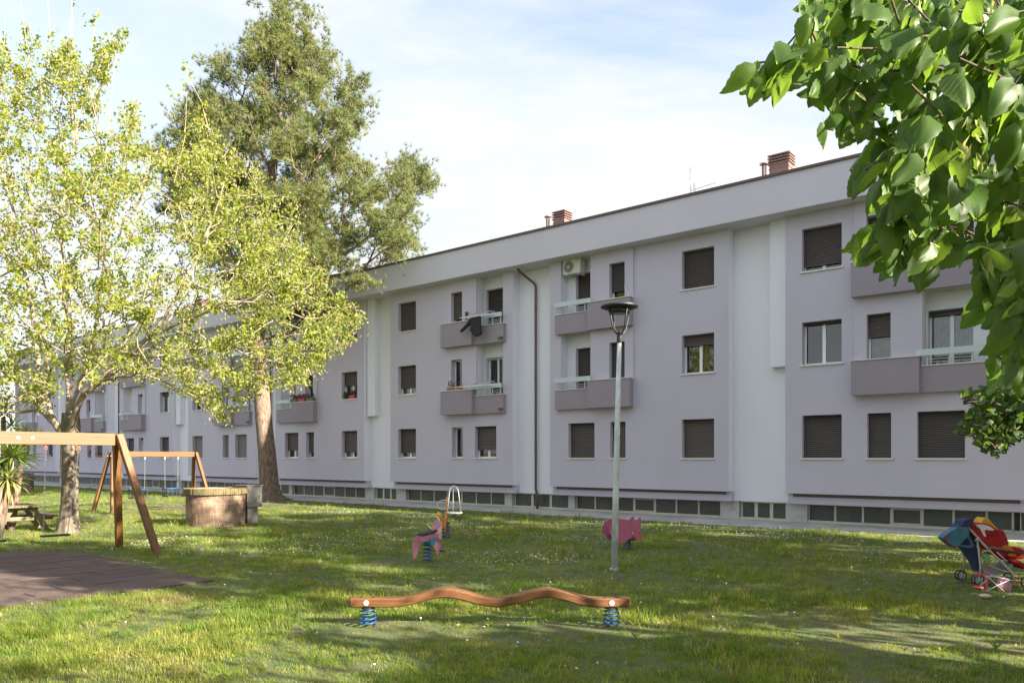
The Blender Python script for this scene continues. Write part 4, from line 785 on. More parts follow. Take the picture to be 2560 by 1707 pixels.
# boughs
def lr(x, y, D): return tuple(ray(x * k_, y * k_, D))
Lb = [[(4.4, 3.4, 0), (4.4, 3.4, 1.2), (4.35, 3.35, 2.3)], [(4.35, 3.35, 2.3), (4.3, 3.2, 4.2), (4.2, 3.0, 6.2)],
 [(4.3, 3.3, 2.6), (3.2, 3.0, 3.9), lr(2450, 40, 2.7), lr(2352, 60, 2.6), lr(2250, 110, 2.45), lr(2100, 115, 2.35), lr(1920, 110, 2.2)],
 [(4.3, 3.3, 3.0), (3.0, 2.8, 4.1), lr(2500, 0, 2.5), lr(2300, 35, 2.4), lr(2180, 22, 2.3)],
 [(4.3, 3.3, 2.4), (3.2, 3.2, 2.9), lr(2420, 480, 2.8), lr(2300, 500, 2.6), lr(2200, 560, 2.5), lr(2100, 600, 2.4)],
 [lr(2352, 60, 2.6), lr(2300, 180, 2.6), lr(2240, 260, 2.5), lr(2080, 330, 2.3), lr(1990, 390, 2.2)],
 [(3.2, 3.2, 2.9), lr(2450, 700, 2.9), lr(2352, 740, 2.7), lr(2290, 820, 2.6)],
 [(4.3, 3.3, 3.2), (3.4, 3.8, 4.0), (2.6, 4.2, 4.4)], [(4.3, 3.3, 2.7), (5.4, 3.6, 3.8), (6.4, 3.9, 4.6)], [(4.3, 3.3, 2.7), (4.8, 2.2, 3.8), (5.0, 1.2, 4.8)], [(4.3, 3.3, 3.4), (4.4, 4.8, 4.6), (4.6, 6.0, 5.2)]]
rg = np.random.default_rng(21)
aL = []
while len(aL) < 330:      # twig ends within the visible part
    x, y = rg.uniform(1660, 2500), rg.uniform(-120, 950); D = rg.uniform(2.0, 3.3)
    if poly_in(np.array([x * k_ - 12.]), np.array([y * k_ - 10.]), lsil)[0] and poly_in(np.array([x * k_ - 20.]), np.array([y * k_ + 60.]), lsil)[0]: aL.append(dp(x, y - 25, D))
b = rg.normal(0, 1, (2600, 3)); b /= np.linalg.norm(b, axis=1)[:, None]; b = b * rg.uniform(.3, 1, (2600, 1)) ** .6 * np.array([2.9, 2.9, 2.6]) + np.array([4.6, 3.4, 4.9])
b = b[(b[:, 2] > 2.3)]; px, py = proj(b); b = b[(px > 2620) | (py < -80) | (b[:, 1] < .3)][:520]
P, par, cnt, kids = grow(Lb, list(aL) + list(b), .3, .22, .012)
rad = np.minimum(np.maximum(.0026, .0031 * cnt ** .50), .15); keep = maskL(P); V, F = limbs_mesh(P, par, np.where(keep, rad, 0), 7, .001); npobj('limbs', V, F, M['barkd'], LT, smooth=True)
obj('trunk', flared_trunk([(4.4, 3.4, z) for z in (0, .2, .8, 1.6, 2.4)], [.3, .2, .17, .16, .15]), M['bark'], LT, smooth=True)
def linden_leaf(curl, fold, seed):
    rows = 10; cols = 6; rr = random.Random(seed); vs = []; fs = []; L_ = .105
    asym = rr.uniform(-.06, .06)
    for i in range(rows + 1):
        t = i / rows; w = .052 * (math.sin(math.pi * min(1, (t + .10) / 1.10) ** .72) ** .80) * (1 - .25 * t) + .0005
        if i == 0: w = .016
        for j in range(-cols // 2, cols // 2 + 1):
            a = j / (cols / 2); ser = .0016 * (1 if (i % 2) else -1) if abs(j) == cols // 2 and 0 < i < rows else 0
            x = a * (w + ser) + asym * w * abs(a)
            y = t * L_ - (.017 * abs(a) ** 1.3 if i == 0 else .010 * abs(a) ** 2 * (1 - t) ** 2) 
            z = fold * abs(x) * (1 if True else 0) - curl * (t ** 2) * .06 + .004 * math.sin(5 * t + 3 * a + seed) + .10 * math.sin(9 * a + seed) * .02
            vs.append((x, y, z))
    n = cols + 1
    for i in range(rows):
        for j in range(cols): fs.append((i * n + j, i * n + j + 1, (i + 1) * n + j + 1, (i + 1) * n + j))
    k = len(vs)      # petiole
    for i in range(4):
        t = i / 3
        for a in range(3): vs.append((.0009 * math.cos(a * 2.1), -.035 * t + .002, .0009 * math.sin(a * 2.1) + .008 * t * t))
    for i in range(3):
        for a in range(3): fs.append((k + i * 3 + a, k + i * 3 + (a + 1) % 3, k + i * 3 + 3 + (a + 1) % 3, k + i * 3 + 3 + a))
    me = bpy.data.meshes.new('leaf'); me.from_pydata(vs, [], fs); me.materials.append(M['linden']); me.polygons.foreach_set('use_smooth', [True] * len(me.polygons)); return me
LM = [linden_leaf(rr, ff, s_) for s_, (rr, ff) in enumerate(((.3, -.25), (.6, -.5), (1.0, -.35), (.2, -.8), (.8, -.15), (.5, .3), (1.2, -.6), (.1, -.1)))]
tipsL = [i for i in np.where(cnt <= 3)[0] if i and keep[i]]
pos = []
for i in tipsL:
    for _ in range(5):
        t = rg.uniform(0, 1); q = P[par[i]] * (1 - t) + P[i] * t + rg.normal(0, .022, 3); pos.append(q)
for _ in range(46):
    x_, y_ = [(1800, 110), (1770, 130), (1740, 150), (1840, 120), (1850, 200), (1810, 60), (1830, 170), (1900, 250), (1890, 200), (1720, 165), (1960, 440), (1960, 560), (1975, 520), (1900, 100), (1860, 20)][_ % 15]; pos.append(dp(x_ + rg.normal(0, 9), y_ + rg.normal(0, 9), 2.2 + rg.uniform(-.12, .12)))
pos = np.array(pos)
down = np.zeros((len(pos), 3)); down[:, 0] = rg.normal(-.38, .38, len(pos)); down[:, 1] = rg.normal(0, .45, len(pos)); down[:, 2] = rg.normal(-.85, .28, len(pos)); down /= np.linalg.norm(down, axis=1)[:, None]
siz = rg.uniform(.52, 1.0, len(pos)); tipp = pos + down * (.10 * siz)[:, None]; ctr = pos + down * (.055 * siz)[:, None]
px, py = proj(ctr); tx, ty = proj(tipp); bx, by = proj(pos)
vis = (px < 2575) & (py > -15) & (ctr[:, 1] > .3)
okv = poly_in(tx, ty, lsil) & poly_in(px - 12, py, lsil) & poly_in(bx, by, lsil)
use = ((~vis) & ~((tx < 2600) & (ty > 0) & (tx > 0) & (pos[:, 1] > .3) & ~poly_in(tx, ty, lsil))) | (vis & okv)
idx = np.where(use)[0]; order = sorted(idx, key=lambda i: (0 if vis[i] else 1, pos[i][1])); lb = base_of(LT)
rest_V = []; rest_F = []; kk = 0
for n_, i in enumerate(order):
    y = Vector(down[i]); up = Vector((rg.normal(0, .5), rg.normal(-.6, .5), rg.normal(.75, .4))); up = (up - y * up.dot(y)).normalized(); x = y.cross(up); me = LM[int(rg.integers(0, len(LM)))]
    Mx = Matrix((x, y, up)).transposed().to_4x4() @ Matrix.Scale(float(siz[i]), 4); Mx.translation = Vector(pos[i]) + y * .03
    if n_ < 298:
        o = link(bpy.data.objects.new('leaf', me)); o.parent = LT; Mx.translation = Mx.translation - lb; o.matrix_local = Mx
    else: 
        far = not vis[i]
        co = [Mx @ v.co for v in me.vertices]
        if far: q = [co[0 * 7 + 3], co[4 * 7 + 0], co[10 * 7 + 3], co[4 * 7 + 6]]; rest_V += [tuple(v) for v in q]; rest_F += [(kk, kk + 1, kk + 2), (kk, kk + 2, kk + 3)]; kk += 4
        else:
            rest_V += [tuple(v) for v in co]
            for p_ in me.polygons:
                vv = list(p_.vertices); rest_F += [(kk + vv[0], kk + vv[1], kk + vv[2]), (kk + vv[0], kk + vv[2], kk + vv[3])]
            kk += len(co)
ro = npobj('foliage', np.array(rest_V), np.array(rest_F), M['far_leaf'], LT, smooth=True); ro['kind'] = 'stuff'
# flower bracts hanging among the leaves
V = []; F = []
brp = [P[i] for i in tipsL if rg.uniform() < .30]; Cb = np.concatenate([p + rg.normal(0, .02, (5, 3)) - np.array([0, 0, .03]) for p in brp]); V, F = leafquads(Cb, .045, .28, 2.5, .1, rg); Vm = maskL(V.reshape(-1, 4, 3)[:, 2]); V = V.reshape(-1, 4, 3)[Vm].reshape(-1, 3); n4 = np.arange(len(V) // 4)[:, None] * 4
npobj('flower_bracts', V, np.concatenate([n4 + np.array([[0, 2, 1]]), n4 + np.array([[0, 3, 2]])]), M['bract'], LT)['kind'] = 'stuff'
print('linden leaves', len(order), 'visible', int((vis & okv).sum()))
# ---- yuccas -------------------------------------------------------------------
def yucca(name_loc, heads, label, trunks):
    t = thing('yucca_plant', name_loc, label, 'plant'); n_ = 0
    m_ = MB()
    for a, b in trunks: m_.tube([a, Vector(a).lerp(Vector(b), .5) + Vector((.03, 0, 0)), b], [.10, .08, .06], 9)
    obj('stem', m_, M['barkp'], t, smooth=True)
    for (c, r, k, dr, yl) in heads:
        for i in range(k):
            z = 1 - 2 * (i + .5) / k * dr; a = i * 2.399; q = math.sqrt(max(0, 1 - z * z)); d = Vector((q * math.cos(a), q * math.sin(a), z)); d = (d + Vector([random.gauss(0, .12) for _ in range(3)])).normalized()
            ln = r * random.uniform(.8, 1.15); w = Vector((d.y, -d.x, 0)); w = w.normalized() if w.length > .1 else Vector((1, 0, 0)); w = w * (.021 * r / .5); nn = d.cross(w).normalized()
            sag = Vector((0, 0, -1)) * ln * random.uniform(.02, .2) * (1.1 - d.z)
            pts = [Vector(c) + d * .04, Vector(c) + d * ln * .4, Vector(c) + d * ln * .75 + sag * .4, Vector(c) + d * ln + sag]
            V = []
            for p_, ww in zip(pts[:3], (.7, 1, .7)): V += [p_ - w * ww, p_ + nn * .004 - Vector((0, 0, .008)), p_ + w * ww]
            V.append(pts[3]); F = [(0, 1, 4, 3), (1, 2, 5, 4), (3, 4, 7, 6), (4, 5, 8, 7), (6, 7, 9), (7, 8, 9)]
            mb_ = MB().add(V, F); obj('leaf', mb_, M['yuccay'] if (yl and z < yl) else M['yucca'], t)
YD = 19.3
yucca((-12.85, YD, 0), [(ray(34, 1142, YD), .74, 84, .66, 0), (ray(2, 1165, YD + .2), .6, 44, .8, -.2), (ray(20, 1195, YD), .62, 60, 1.0, -.55), (ray(50, 1155, YD + .6), .5, 34, .7, 0)], 'spiky yucca with a bright lit rosette under the near swing beam', [((-12.95, YD, 0), ray(8, 1180, YD)), ((-12.95, YD + .1, 0), ray(30, 1150, YD))])
yucca((-13.9, 21.5, 0), [(ray(8, 1030, 21.5), .55, 44, .8, 0), (ray(28, 1065, 21.4), .45, 34, .8, 0), (ray(62, 1085, 21.8), .40, 34, .7, 0), (ray(-30, 1000, 21.5), .5, 30, .8, 0), (ray(95, 1100, 24), .5, 30, .5, 0)], 'taller yucca rising behind the left end of the near swing beam', [((-14.2, 21.5, 0), ray(8, 1040, 21.5)), ((-14.0, 21.5, 0), ray(60, 1095, 21.7))])
# ================================================================== LAWN GRASS
def tuft(name, n, h, spread, w, seed, broad=False):
    rr = random.Random(seed); V = []; F = []; k = 0
    for i in range(n):
        a = rr.uniform(0, 6.283); x, y = rr.gauss(0, spread), rr.gauss(0, spread); hh = h * rr.uniform(.5, 1.25); l = rr.uniform(.15, .75) * hh; dx, dy = math.cos(a) * l - .25 * hh, math.sin(a) * l; px_, py_ = -math.sin(a + 1) * w, math.cos(a + 1) * w
        V += [(x - px_, y - py_, -.01), (x + px_, y + py_, -.01), (x + dx * .35 + px_ * .8, y + dy * .35 + py_ * .8, hh * .6), (x + dx * .35 - px_ * .8, y + dy * .35 - py_ * .8, hh * .6), (x + dx, y + dy, hh)]
        F += [(k, k + 1, k + 2, k + 3), (k + 3, k + 2, k + 4)]; k += 5
    mb_ = MB().add(V, F); o = obj(name, mb_, M['grass']); tag(o, kind='stuff'); return o
TUFTS = [tuft('grass_tuft', 14, .058, .055, .0032, 1), tuft('grass_tuft', 16, .042, .065, .0032, 2), tuft('grass_tuft', 13, .075, .05, .0032, 3), tuft('grass_tuft', 16, .05, .065, .0030, 4), tuft('grass_tuft', 9, .12, .045, .0034, 5), tuft('grass_tuft', 9, .035, .05, .008, 6)]
for i, o in enumerate(TUFTS): o.location = (-1.5 + .8 * i, 8.2 + .35 * ((i * 3) % 4), 0)
def vnoise(x, y, s, seed):
    rg = np.random.default_rng(seed); G = rg.uniform(0, 1, (256, 256)); xx = x / s + 1000; yy = y / s + 1000; xi = np.floor(xx).astype(int); yi = np.floor(yy).astype(int); fx = xx - xi; fy = yy - yi; fx = fx * fx * (3 - 2 * fx); fy = fy * fy * (3 - 2 * fy)
    g = lambda a, b: G[a % 256, b % 256]; return (g(xi, yi) * (1 - fx) + g(xi + 1, yi) * fx) * (1 - fy) + (g(xi, yi + 1) * (1 - fx) + g(xi + 1, yi + 1) * fx) * fy
MATA = ((-4.93, 12.76), (-.643, -.766), (-.752, .659), 4.2, 7.1)      # corner, axis 1 along the beam, axis 2, lengths
MATB = ((-11.6, 28.9), (.5, .85), (-.86, .5), 4.4, 3.6)
def in_mat(x, y, m, e=.0):
    (cx_, cy_), u, v, a, b = m; dx, dy = x - cx_, y - cy_; p = dx * u[0] + dy * u[1]; q = dx * v[0] + dy * v[1]
    r_ = (p > e) & (p < a - e) & (q > e) & (q < b - e)
    if m is MATA: r_ &= (q - 5.2 < (p + .2) * 2.2)
    return r_
rg = np.random.default_rng(31); X = []; Y = []; SC = []
for y0, y1, den in ((5.8, 9, 230), (9, 12, 180), (12, 16, 115), (16, 22, 65), (22, 30, 32), (30, 52, 14)):
    w = .70 * y1 + 1.5; n = int(den * (y1 - y0) * 2 * w); x = rg.uniform(-w, w, n); y = rg.uniform(y0, y1, n); k = np.abs(x) < .70 * y + 1.5
    X.append(x[k]); Y.append(y[k]); SC.append(np.full(k.sum(), (1.0 if y1 <= 16 else 1.15 if y1 <= 22 else 1.3 if y1 <= 30 else 1.5)))
X = np.concatenate(X); Y = np.concatenate(Y); SC = np.concatenate(SC); pdist = X * nx + Y * ny
k = (pdist < 22.02 + .06 * np.sin(X * 3)) & ~in_mat(X, Y, MATA, .05) & ~in_mat(X, Y, MATB, .05)
thin = vnoise(X, Y, 1.1, 4) * .6 + vnoise(X, Y, .4, 5) * .4; bare = (vnoise(X + 3, Y, 1.9, 8) > .82)
wob = (vnoise(X, Y, .55, 41) - .5) * .9
dryspot = (wob + np.hypot((X - 5.2) / 1.9, (Y - 9.0) / .75) < 1) | (wob + np.hypot((X + 1.5) / .9, (Y - 9.2) / .5) < 1) | (wob + np.hypot((X - .9) / .6, (Y - 9.2) / .35) < 1) | (np.hypot(X + 11.65, Y - 36.9) < 2)
k &= rg.uniform(0, 1, len(X)) < np.where(dryspot, .5, np.where(bare, .9, 1.0)); X, Y, SC, thin, dryspot = X[k], Y[k], SC[k], thin[k], dryspot[k]
SC = SC * (.32 + 1.25 * thin ** 1.5) * np.where(dryspot, .6, 1); print('tufts', len(X))
def scatter(name, X, Y, SC, insts, mname=None):
    me = bpy.data.meshes.new(name); me.vertices.add(len(X)); me.vertices.foreach_set('co', np.stack([X, Y, np.zeros_like(X)], 1).astype(np.float32).ravel())
    at = me.attributes.new('sc', 'FLOAT', 'POINT'); at.data.foreach_set('value', SC.astype(np.float32)); me.update()
    o = link(bpy.data.objects.new(name, me)); ng = bpy.data.node_groups.new(name, 'GeometryNodeTree'); ng.interface.new_socket('Geometry', in_out='INPUT', socket_type='NodeSocketGeometry'); ng.interface.new_socket('Geometry', in_out='OUTPUT', socket_type='NodeSocketGeometry')
    n = ng.nodes; l = ng.links; gi = n.new('NodeGroupInput'); go = n.new('NodeGroupOutput'); iop = n.new('GeometryNodeInstanceOnPoints'); jn = n.new('GeometryNodeJoinGeometry')
    for t in insts: oi = n.new('GeometryNodeObjectInfo'); oi.inputs['Object'].default_value = t; oi.inputs['As Instance'].default_value = True; l.new(oi.outputs['Geometry'], jn.inputs[0])
    rv = n.new('FunctionNodeRandomValue'); rv.data_type = 'FLOAT_VECTOR'; rv.inputs[0].default_value = (-.12, -.12, 0); rv.inputs[1].default_value = (.12, .12, .9 if name == 'grass' else 6.28)
    na = n.new('GeometryNodeInputNamedAttribute'); na.data_type = 'FLOAT'; na.inputs['Name'].default_value = 'sc'
    l.new(gi.outputs[0], iop.inputs['Points']); l.new(jn.outputs[0], iop.inputs['Instance']); iop.inputs['Pick Instance'].default_value = True
    l.new(rv.outputs[0], iop.inputs['Rotation']); l.new(na.outputs['Attribute'], iop.inputs['Scale']); l.new(iop.outputs[0], go.inputs[0])
    md = o.modifiers.new('scatter', 'NODES'); md.node_group = ng; tag(o, kind='stuff'); return o
scatter('grass', X, Y, SC, TUFTS)
# daisies
dm = MB(); dm.plate([(.011 * math.cos(a * .785), .011 * math.sin(a * .785)) for a in range(8)], (0, 0, .060), (1, .1, .12), (0, 1, .25), .003)
dm.tube([(0, 0, 0), (0, 0, .058)], .0005, 3); da = obj('daisy', dm, M['petal']); tag(da, kind='stuff'); da.location = (-4.0, 11.0, 0)
n = 52000; y = 7 + 30 * rg.uniform(0, 1, n) ** .75; x = rg.uniform(-1, 1, n) * (.68 * y + .5); pd = x * nx + y * ny
dn = vnoise(x, y, 2.2, 14) * .55 + vnoise(x, y, .7, 15) * .45; band = np.where((y > 14.5) & (x > -9) & (x < 9.5), .8, .05) * np.where(x < -9, .25, 1)
k = (rg.uniform(0, 1, n) < np.clip((dn - .43) * 3.2, 0, 1) * band) & (pd < 21.9) & ~in_mat(x, y, MATA) & ~in_mat(x, y, MATB)
scatter('daisies', x[k], y[k], rg.uniform(.7, 1.25, k.sum()), [da]); print('daisies', k.sum())
# broad weeds in the foreground
wm = MB()
for i in range(120):
    x, y = rg.uniform(-5.5, 5.5), rg.uniform(7, 12)
    for j in range(6):
        a = j * 1.05 + rg.uniform(0, .6); ln = rg.uniform(.06, .12); u = Vector((math.cos(a), math.sin(a), 0)); w = Vector((-u.y, u.x, 0)) * ln * .16; o_ = Vector((x, y, .02))
        wm.add([o_, o_ + u * ln * .5 + w + Vector((0, 0, ln * .5)), o_ + u * ln + Vector((0, 0, ln * .55)), o_ + u * ln * .5 - w + Vector((0, 0, ln * .5))], [(0, 1, 2, 3)])
tag(obj('weeds', wm, M['grass']), kind='stuff')
# ================================================================== RUBBER MATS
def mat_tiles(m, label, z, tl=1.0, tw=.5):
    (cx_, cy_), u, v, a, b = m; base = (cx_ + u[0] * a / 2 + v[0] * b / 2, cy_ + u[1] * a / 2 + v[1] * b / 2, 0); t = thing('rubber_mat', base, label, 'mat')
    mb_ = MB(); P_ = lambda p, q, z_: (cx_ + u[0] * p + v[0] * q, cy_ + u[1] * p + v[1] * q, z_)
    me = bpy.data.meshes.new('tile'); e = .006; h = z
    tm = MB(); tm.box(-tl / 2 + e, tl / 2 - e, -tw / 2 + e, tw / 2 - e, -.03, 0); me.from_pydata(tm.v, [], tm.f); me.materials.append(M['tile']); ang = math.atan2(u[1], u[0])
    flip = 1 if (u[0] * v[1] - u[1] * v[0]) > 0 else -1; r = 0; q = tw / 2
    while q < b:
        cuts = [0.0] + [x for x in [(.5 * (r % 2) + k) * tl for k in range(0, 9)] if .05 < x < a - .05] + [a]
        for p0, p1 in zip(cuts, cuts[1:]):
            c = P_((p0 + p1) / 2, q, 0)
            if in_mat(np.array([c[0]]), np.array([c[1]]), m)[0]:
                o = link(bpy.data.objects.new('tile', me)); o.parent = t; o.location = Vector((c[0], c[1], z + random.uniform(-.003, .004))) - Vector(base); o.rotation_euler = (random.uniform(-.004, .004), random.uniform(-.004, .004), ang)
                o.scale = ((p1 - p0) / tl, 1, 1)
        q += tw; r += 1
    if m is MATA: poly = [(0, 0), (a, 0), (a, b), (1.2, b), (0, 5.2)]
    else: poly = [(0, 0), (a, 0), (a, b), (0, b)]
    mb_.add([P_(p, q, .008) for p, q in poly], [tuple(range(len(poly)))[::flip]]); obj('bed', mb_, M['dirt'], t)
mat_tiles(MATA, 'red-brown rubber tile mat in the grass under the near swing', .022)
mat_tiles(MATB, 'reddish rubber tile mat below the far swing, left of the brick well', .022)
tw_ = MB(); a = ray(80, 1455, 12.9); tw_.tube([(a.x, 12.6, .05), (a.x + .35, 12.75, .06), (a.x + .75, 13.05, .045), (a.x + .95, 13.25, .05)], .0045, 5); tag(obj('dry_twig', tw_, M['table']), 'long dry twig lying across the rubber mat', 'twig')
# ================================================================== SWINGS
WOODS = {'w1': wood_mat('honey_brown_glulam', (0.23, 0.125, 0.052), (0.155, 0.078, 0.031), (0.05, 0.029, 0.017), (1.2, 1.2, 9)), 'w2': wood_mat('amber_timber', (0.22, 0.105, 0.030), (0.16, 0.07, 0.019), (0.06, 0.029, 0.012), (7, 7, 1.2)), 'w3': wood_mat('orange_brown_laminated_beam', (0.27, 0.14, 0.052), (0.155, 0.062, 0.02), (0.05, 0.023, 0.010), (1.0, 5, 14))}
def swing_frame(apex, v, L_, zt, hb_, label, spread, inset, sec=.13, bolts=()):
    v = Vector((*v, 0)).normalized(); pr = Vector((v.y, -v.x, 0)); A = Vector((*apex, 0)); t = thing('swing_set', A + v * L_ / 2, label, 'swing frame', 'wooden A-frame swings')
    b = MB(); b.beam(A + Vector((0, 0, zt - hb_ / 2)) - v * .02, A + v * L_ + Vector((0, 0, zt - hb_ / 2)) + v * .02, pr, .12, hb_); obj('top_beam', b, WOODS['w1'], t, bevel=.008)
    for e, sg in ((0, -1), (L_, 1)):
        for s_ in (-1, 1):
            top = A + v * e + v * sg * .09 + pr * s_ * .07 + Vector((0, 0, zt - .02)); ft = A + v * (e + sg * inset) + pr * s_ * spread / 2
            b = MB(); b.beam(ft - Vector((0, 0, .08)), top, v, sec, sec * .9); o = obj('leg', b, WOODS['w2'], t, bevel=.012)
            b = MB(); q = ft.lerp(top, .93) + v * sg * sec * .52; b.tube([q - v * sg * .02, q + v * sg * .018], .018, 10); obj('bolt', b, M['metal'], o)
    for d in bolts:
        for sgn in (1, -1):
            q = A + v * d + pr * sgn * .06 + Vector((0, 0, zt - hb_ * .48)); b = MB(); b.tube([q, q + pr * sgn * .012], .03, 14); obj('bolt_cap', b, M['whitef'], t)
    return t, A, v, pr
def chain(mb, a, b, link_=.055, r=.0035):
    a = Vector(a); b = Vector(b); d = b - a; n = int(d.length / (link_ * .72)); d.normalize(); s1 = d.orthogonal().normalized(); s2 = d.cross(s1)
    for i in range(n):
        c = a + d * (i + .5) * (b - a).length / n; s_ = s1 if i % 2 else s2
        mb.tube([c + d * (link_ / 2 * math.sin(t_)) + s_ * (.011 * math.cos(t_)) for t_ in [k * math.pi / 4 for k in range(8)]], r, 4, closed=True)
def flat_swing(A, v, pr, t0, zb, zs, shift, label):
    h = [A + v * (t0 - .31) + Vector((0, 0, zb)), A + v * (t0 + .31) + Vector((0, 0, zb))]; c = A + v * t0 + pr * shift[0] + v * shift[1]; s_ = [c - v * .22 + Vector((0, 0, zs)), c + v * .22 + Vector((0, 0, zs))]
    t = thing('swing', c + Vector((0, 0, zs)), label, 'swing', 'flat-seat swings on the near frame'); b = MB(); b.beam(s_[0] - v * .04, s_[1] + v * .04, pr, .18, .035); obj('seat', b, M['rubber'], t, bevel=.01)
    for i in (0, 1): b = MB(); chain(b, h[i] - Vector((0, 0, .08)), s_[i]); obj('chain', b, M['chrome'], t); b = MB(); b.tube([h[i] + Vector((0, 0, .01)), h[i] - Vector((0, 0, .05))], .022, 8); b.tube([h[i] - Vector((0, 0, .05)) + v * .025 * math.cos(k) - Vector((0, 0, .025 * math.sin(k) + .02)) for k in [j * .785 for j in range(8)]], .008, 5, closed=True); obj('hook', b, M['terra'], t)
tS, A1, v1, p1 = swing_frame((-8.49, 16.39), (-.643, -.766), 5.4, 2.555, .25, 'near wooden swing frame with a thick honey-brown beam entering from the left edge', 1.9, .53, .14, bolts=(1.55, 1.8))
flat_swing(A1, v1, p1, .985, 2.30, .47, (.1, .10), 'flat black swing seat hanging in front of the maple trunk')
flat_swing(A1, v1, p1, 2.60, 2.30, .45, (-.05, -.32), 'flat black swing seat cut by the left edge of the picture')
tS2, A2, v2, p2 = swing_frame((-15.0, 29.0), (.5, .85), 3.46, 2.28, .20, 'far smaller wooden swing frame standing behind the brick well', 1.24, .45, .12)
def cage_swing(tt, w, label):
    c = A2 + v2 * tt; zt = .80; t = thing('swing', c + Vector((0, 0, .5)), label, 'swing', 'blue cage-seat swings on the far frame'); ax = [v2 * (w / 2), p2 * .17]
    b = MB(); R4 = [c + ax[0] * i + ax[1] * j + Vector((0, 0, zt)) for i, j in ((-1, -1), (1, -1), (1, 1), (-1, 1))]; b.tube(R4, .026, 7, closed=True); obj('top_rim', b, M['blue'], t, smooth=True)
    b = MB(); b.obox((c.x, c.y), (v2.x, v2.y), (p2.x, p2.y), w / 2, .17, .47, .51); obj('seat', b, M['rubber'], t)
    for i in range(4):
        for k in range(3):
            q = R4[i].lerp(R4[(i + 1) % 4], k / 3); b = MB(); b.tube([q, (q.x, q.y, .5)], .012, 6); obj('bar', b, M['rubber'], t)
    for sg in (-1, 1): b = MB(); b.tube([c + v2 * (w / 2 * sg) + Vector((0, 0, .82)), c + v2 * (w / 2 * sg * 1.05) + Vector((0, 0, 2.05))], .009, 5); obj('chain', b, M['chrome'], t); b = MB(); q = c + v2 * (w / 2 * sg * 1.05); b.tube([q + Vector((0, 0, 2.09)), q + Vector((0, 0, 1.98))], .025, 7); obj('hook', b, M['whitef'], t)
cage_swing(.98, .58, 'blue cage swing seat partly hidden by the near frame leg'); cage_swing(2.45, .58, 'blue cage swing seat with dark bars hanging clear, left of the well')
# ================================================================== WELL, CABINET, TABLE
WL = thing('brick_well', (-8.98, 23.35, 0), 'low round well of pale pink upright bricks with a mossy brick cap', 'well'); wc = (-8.98, 23.35)
m_ = MB(); m_.lathe([(.835, 0), (.835, .95)], (*wc, 0), 48); obj('core', m_, M['mortar'], WL)
rows = [(0, .12), (.13, .40), (.41, .68), (.69, .82), (.83, .945)]; b = MB(); nb = 76
for ri, (z0, z1) in enumerate(rows):
    for i in range(nb):
        a0 = (i + .5 * (ri % 2)) * 2 * math.pi / nb; a1 = a0 + 2 * math.pi / nb * .80; r0, r1 = .83, .845 + random.uniform(-.004, .004); co = [(wc[0] + r * math.cos(a), wc[1] + r * math.sin(a)) for r in (r1, r0) for a in (a0, a1)]
        b.hexa([(co[0][0], co[0][1], z0), (co[1][0], co[1][1], z0), (co[3][0], co[3][1], z0), (co[2][0], co[2][1], z0), (co[0][0], co[0][1], z1), (co[1][0], co[1][1], z1), (co[3][0], co[3][1], z1), (co[2][0], co[2][1], z1)])
o = obj('brick_facing', b, M['brick'], WL); o['kind'] = 'stuff'
b = MB(); nb = 84
for i in range(nb):
    a0 = i * 2 * math.pi / nb; a1 = a0 + 2 * math.pi / nb * .88; r0, r1 = .62, .915 + random.uniform(-.008, .008); z0, z1 = .95, 1.125 + random.uniform(-.004, .006); co = [(wc[0] + r * math.cos(a), wc[1] + r * math.sin(a)) for r in (r1, r0) for a in (a0, a1)]
    b.hexa([(co[0][0], co[0][1], z0), (co[1][0], co[1][1], z0), (co[3][0], co[3][1], z0), (co[2][0], co[2][1], z0), (co[0][0], co[0][1], z1), (co[1][0], co[1][1], z1), (co[3][0], co[3][1], z1), (co[2][0], co[2][1], z1)])
o = obj('cap_bricks', b, M['cap'], WL); o['kind'] = 'stuff'
m_ = MB(); m_.lathe([(.90, .952), (.90, 1.11)], (*wc, 0), 48); obj('cap_mortar', m_, M['mortar'], WL)
CB = thing('utility_cabinet', (-8.3, 23.8, 0), 'grey metal utility cabinet on a concrete post beside the brick well', 'cabinet'); u = (math.cos(R(-38)), math.sin(R(-38))); w = (-u[1], u[0]); cc = (-8.2, 24.0)
m_ = MB(); m_.obox(cc, u, w, .20, .18, 0, .52); obj('post', m_, M['cab'], CB, bevel=.01)
m_ = MB(); m_.obox(cc, u, w, .31, .26, .522, 1.16); obj('casing', m_, M['cab'], CB, bevel=.008)
m_ = MB(); m_.obox(cc, u, w, .335, .285, 1.162, 1.195); obj('lid', m_, M['cab'], CB, bevel=.008)
m_ = MB(); m_.obox((cc[0] + u[0] * .314, cc[1] + u[1] * .314), u, w, .004, .225, .56, 1.13); dd = obj('door', m_, M['cab'], CB); m_ = MB(); m_.obox((cc[0] + u[0] * .325 + w[0] * .17, cc[1] + u[1] * .325 + w[1] * .17), u, w, .008, .012, .82, .88); obj('handle', m_, M['black'], dd)
PTb = thing('picnic_table', (-13.85, 21.6, 0), 'weathered timber picnic table with attached benches at the left edge', 'picnic table'); w = Vector((-.69, .72, 0)).normalized(); p = Vector((w.y, -w.x, 0)); c0 = Vector((-13.85, 21.6, 0))
for i in range(5): m_ = MB(); c = c0 + p * (-.32 + .16 * i); m_.beam(c - w * .82 + Vector((0, 0, .70)), c + w * .82 + Vector((0, 0, .70)), p, .148, .045); obj('table_board', m_, M['table'], PTb, bevel=.006)
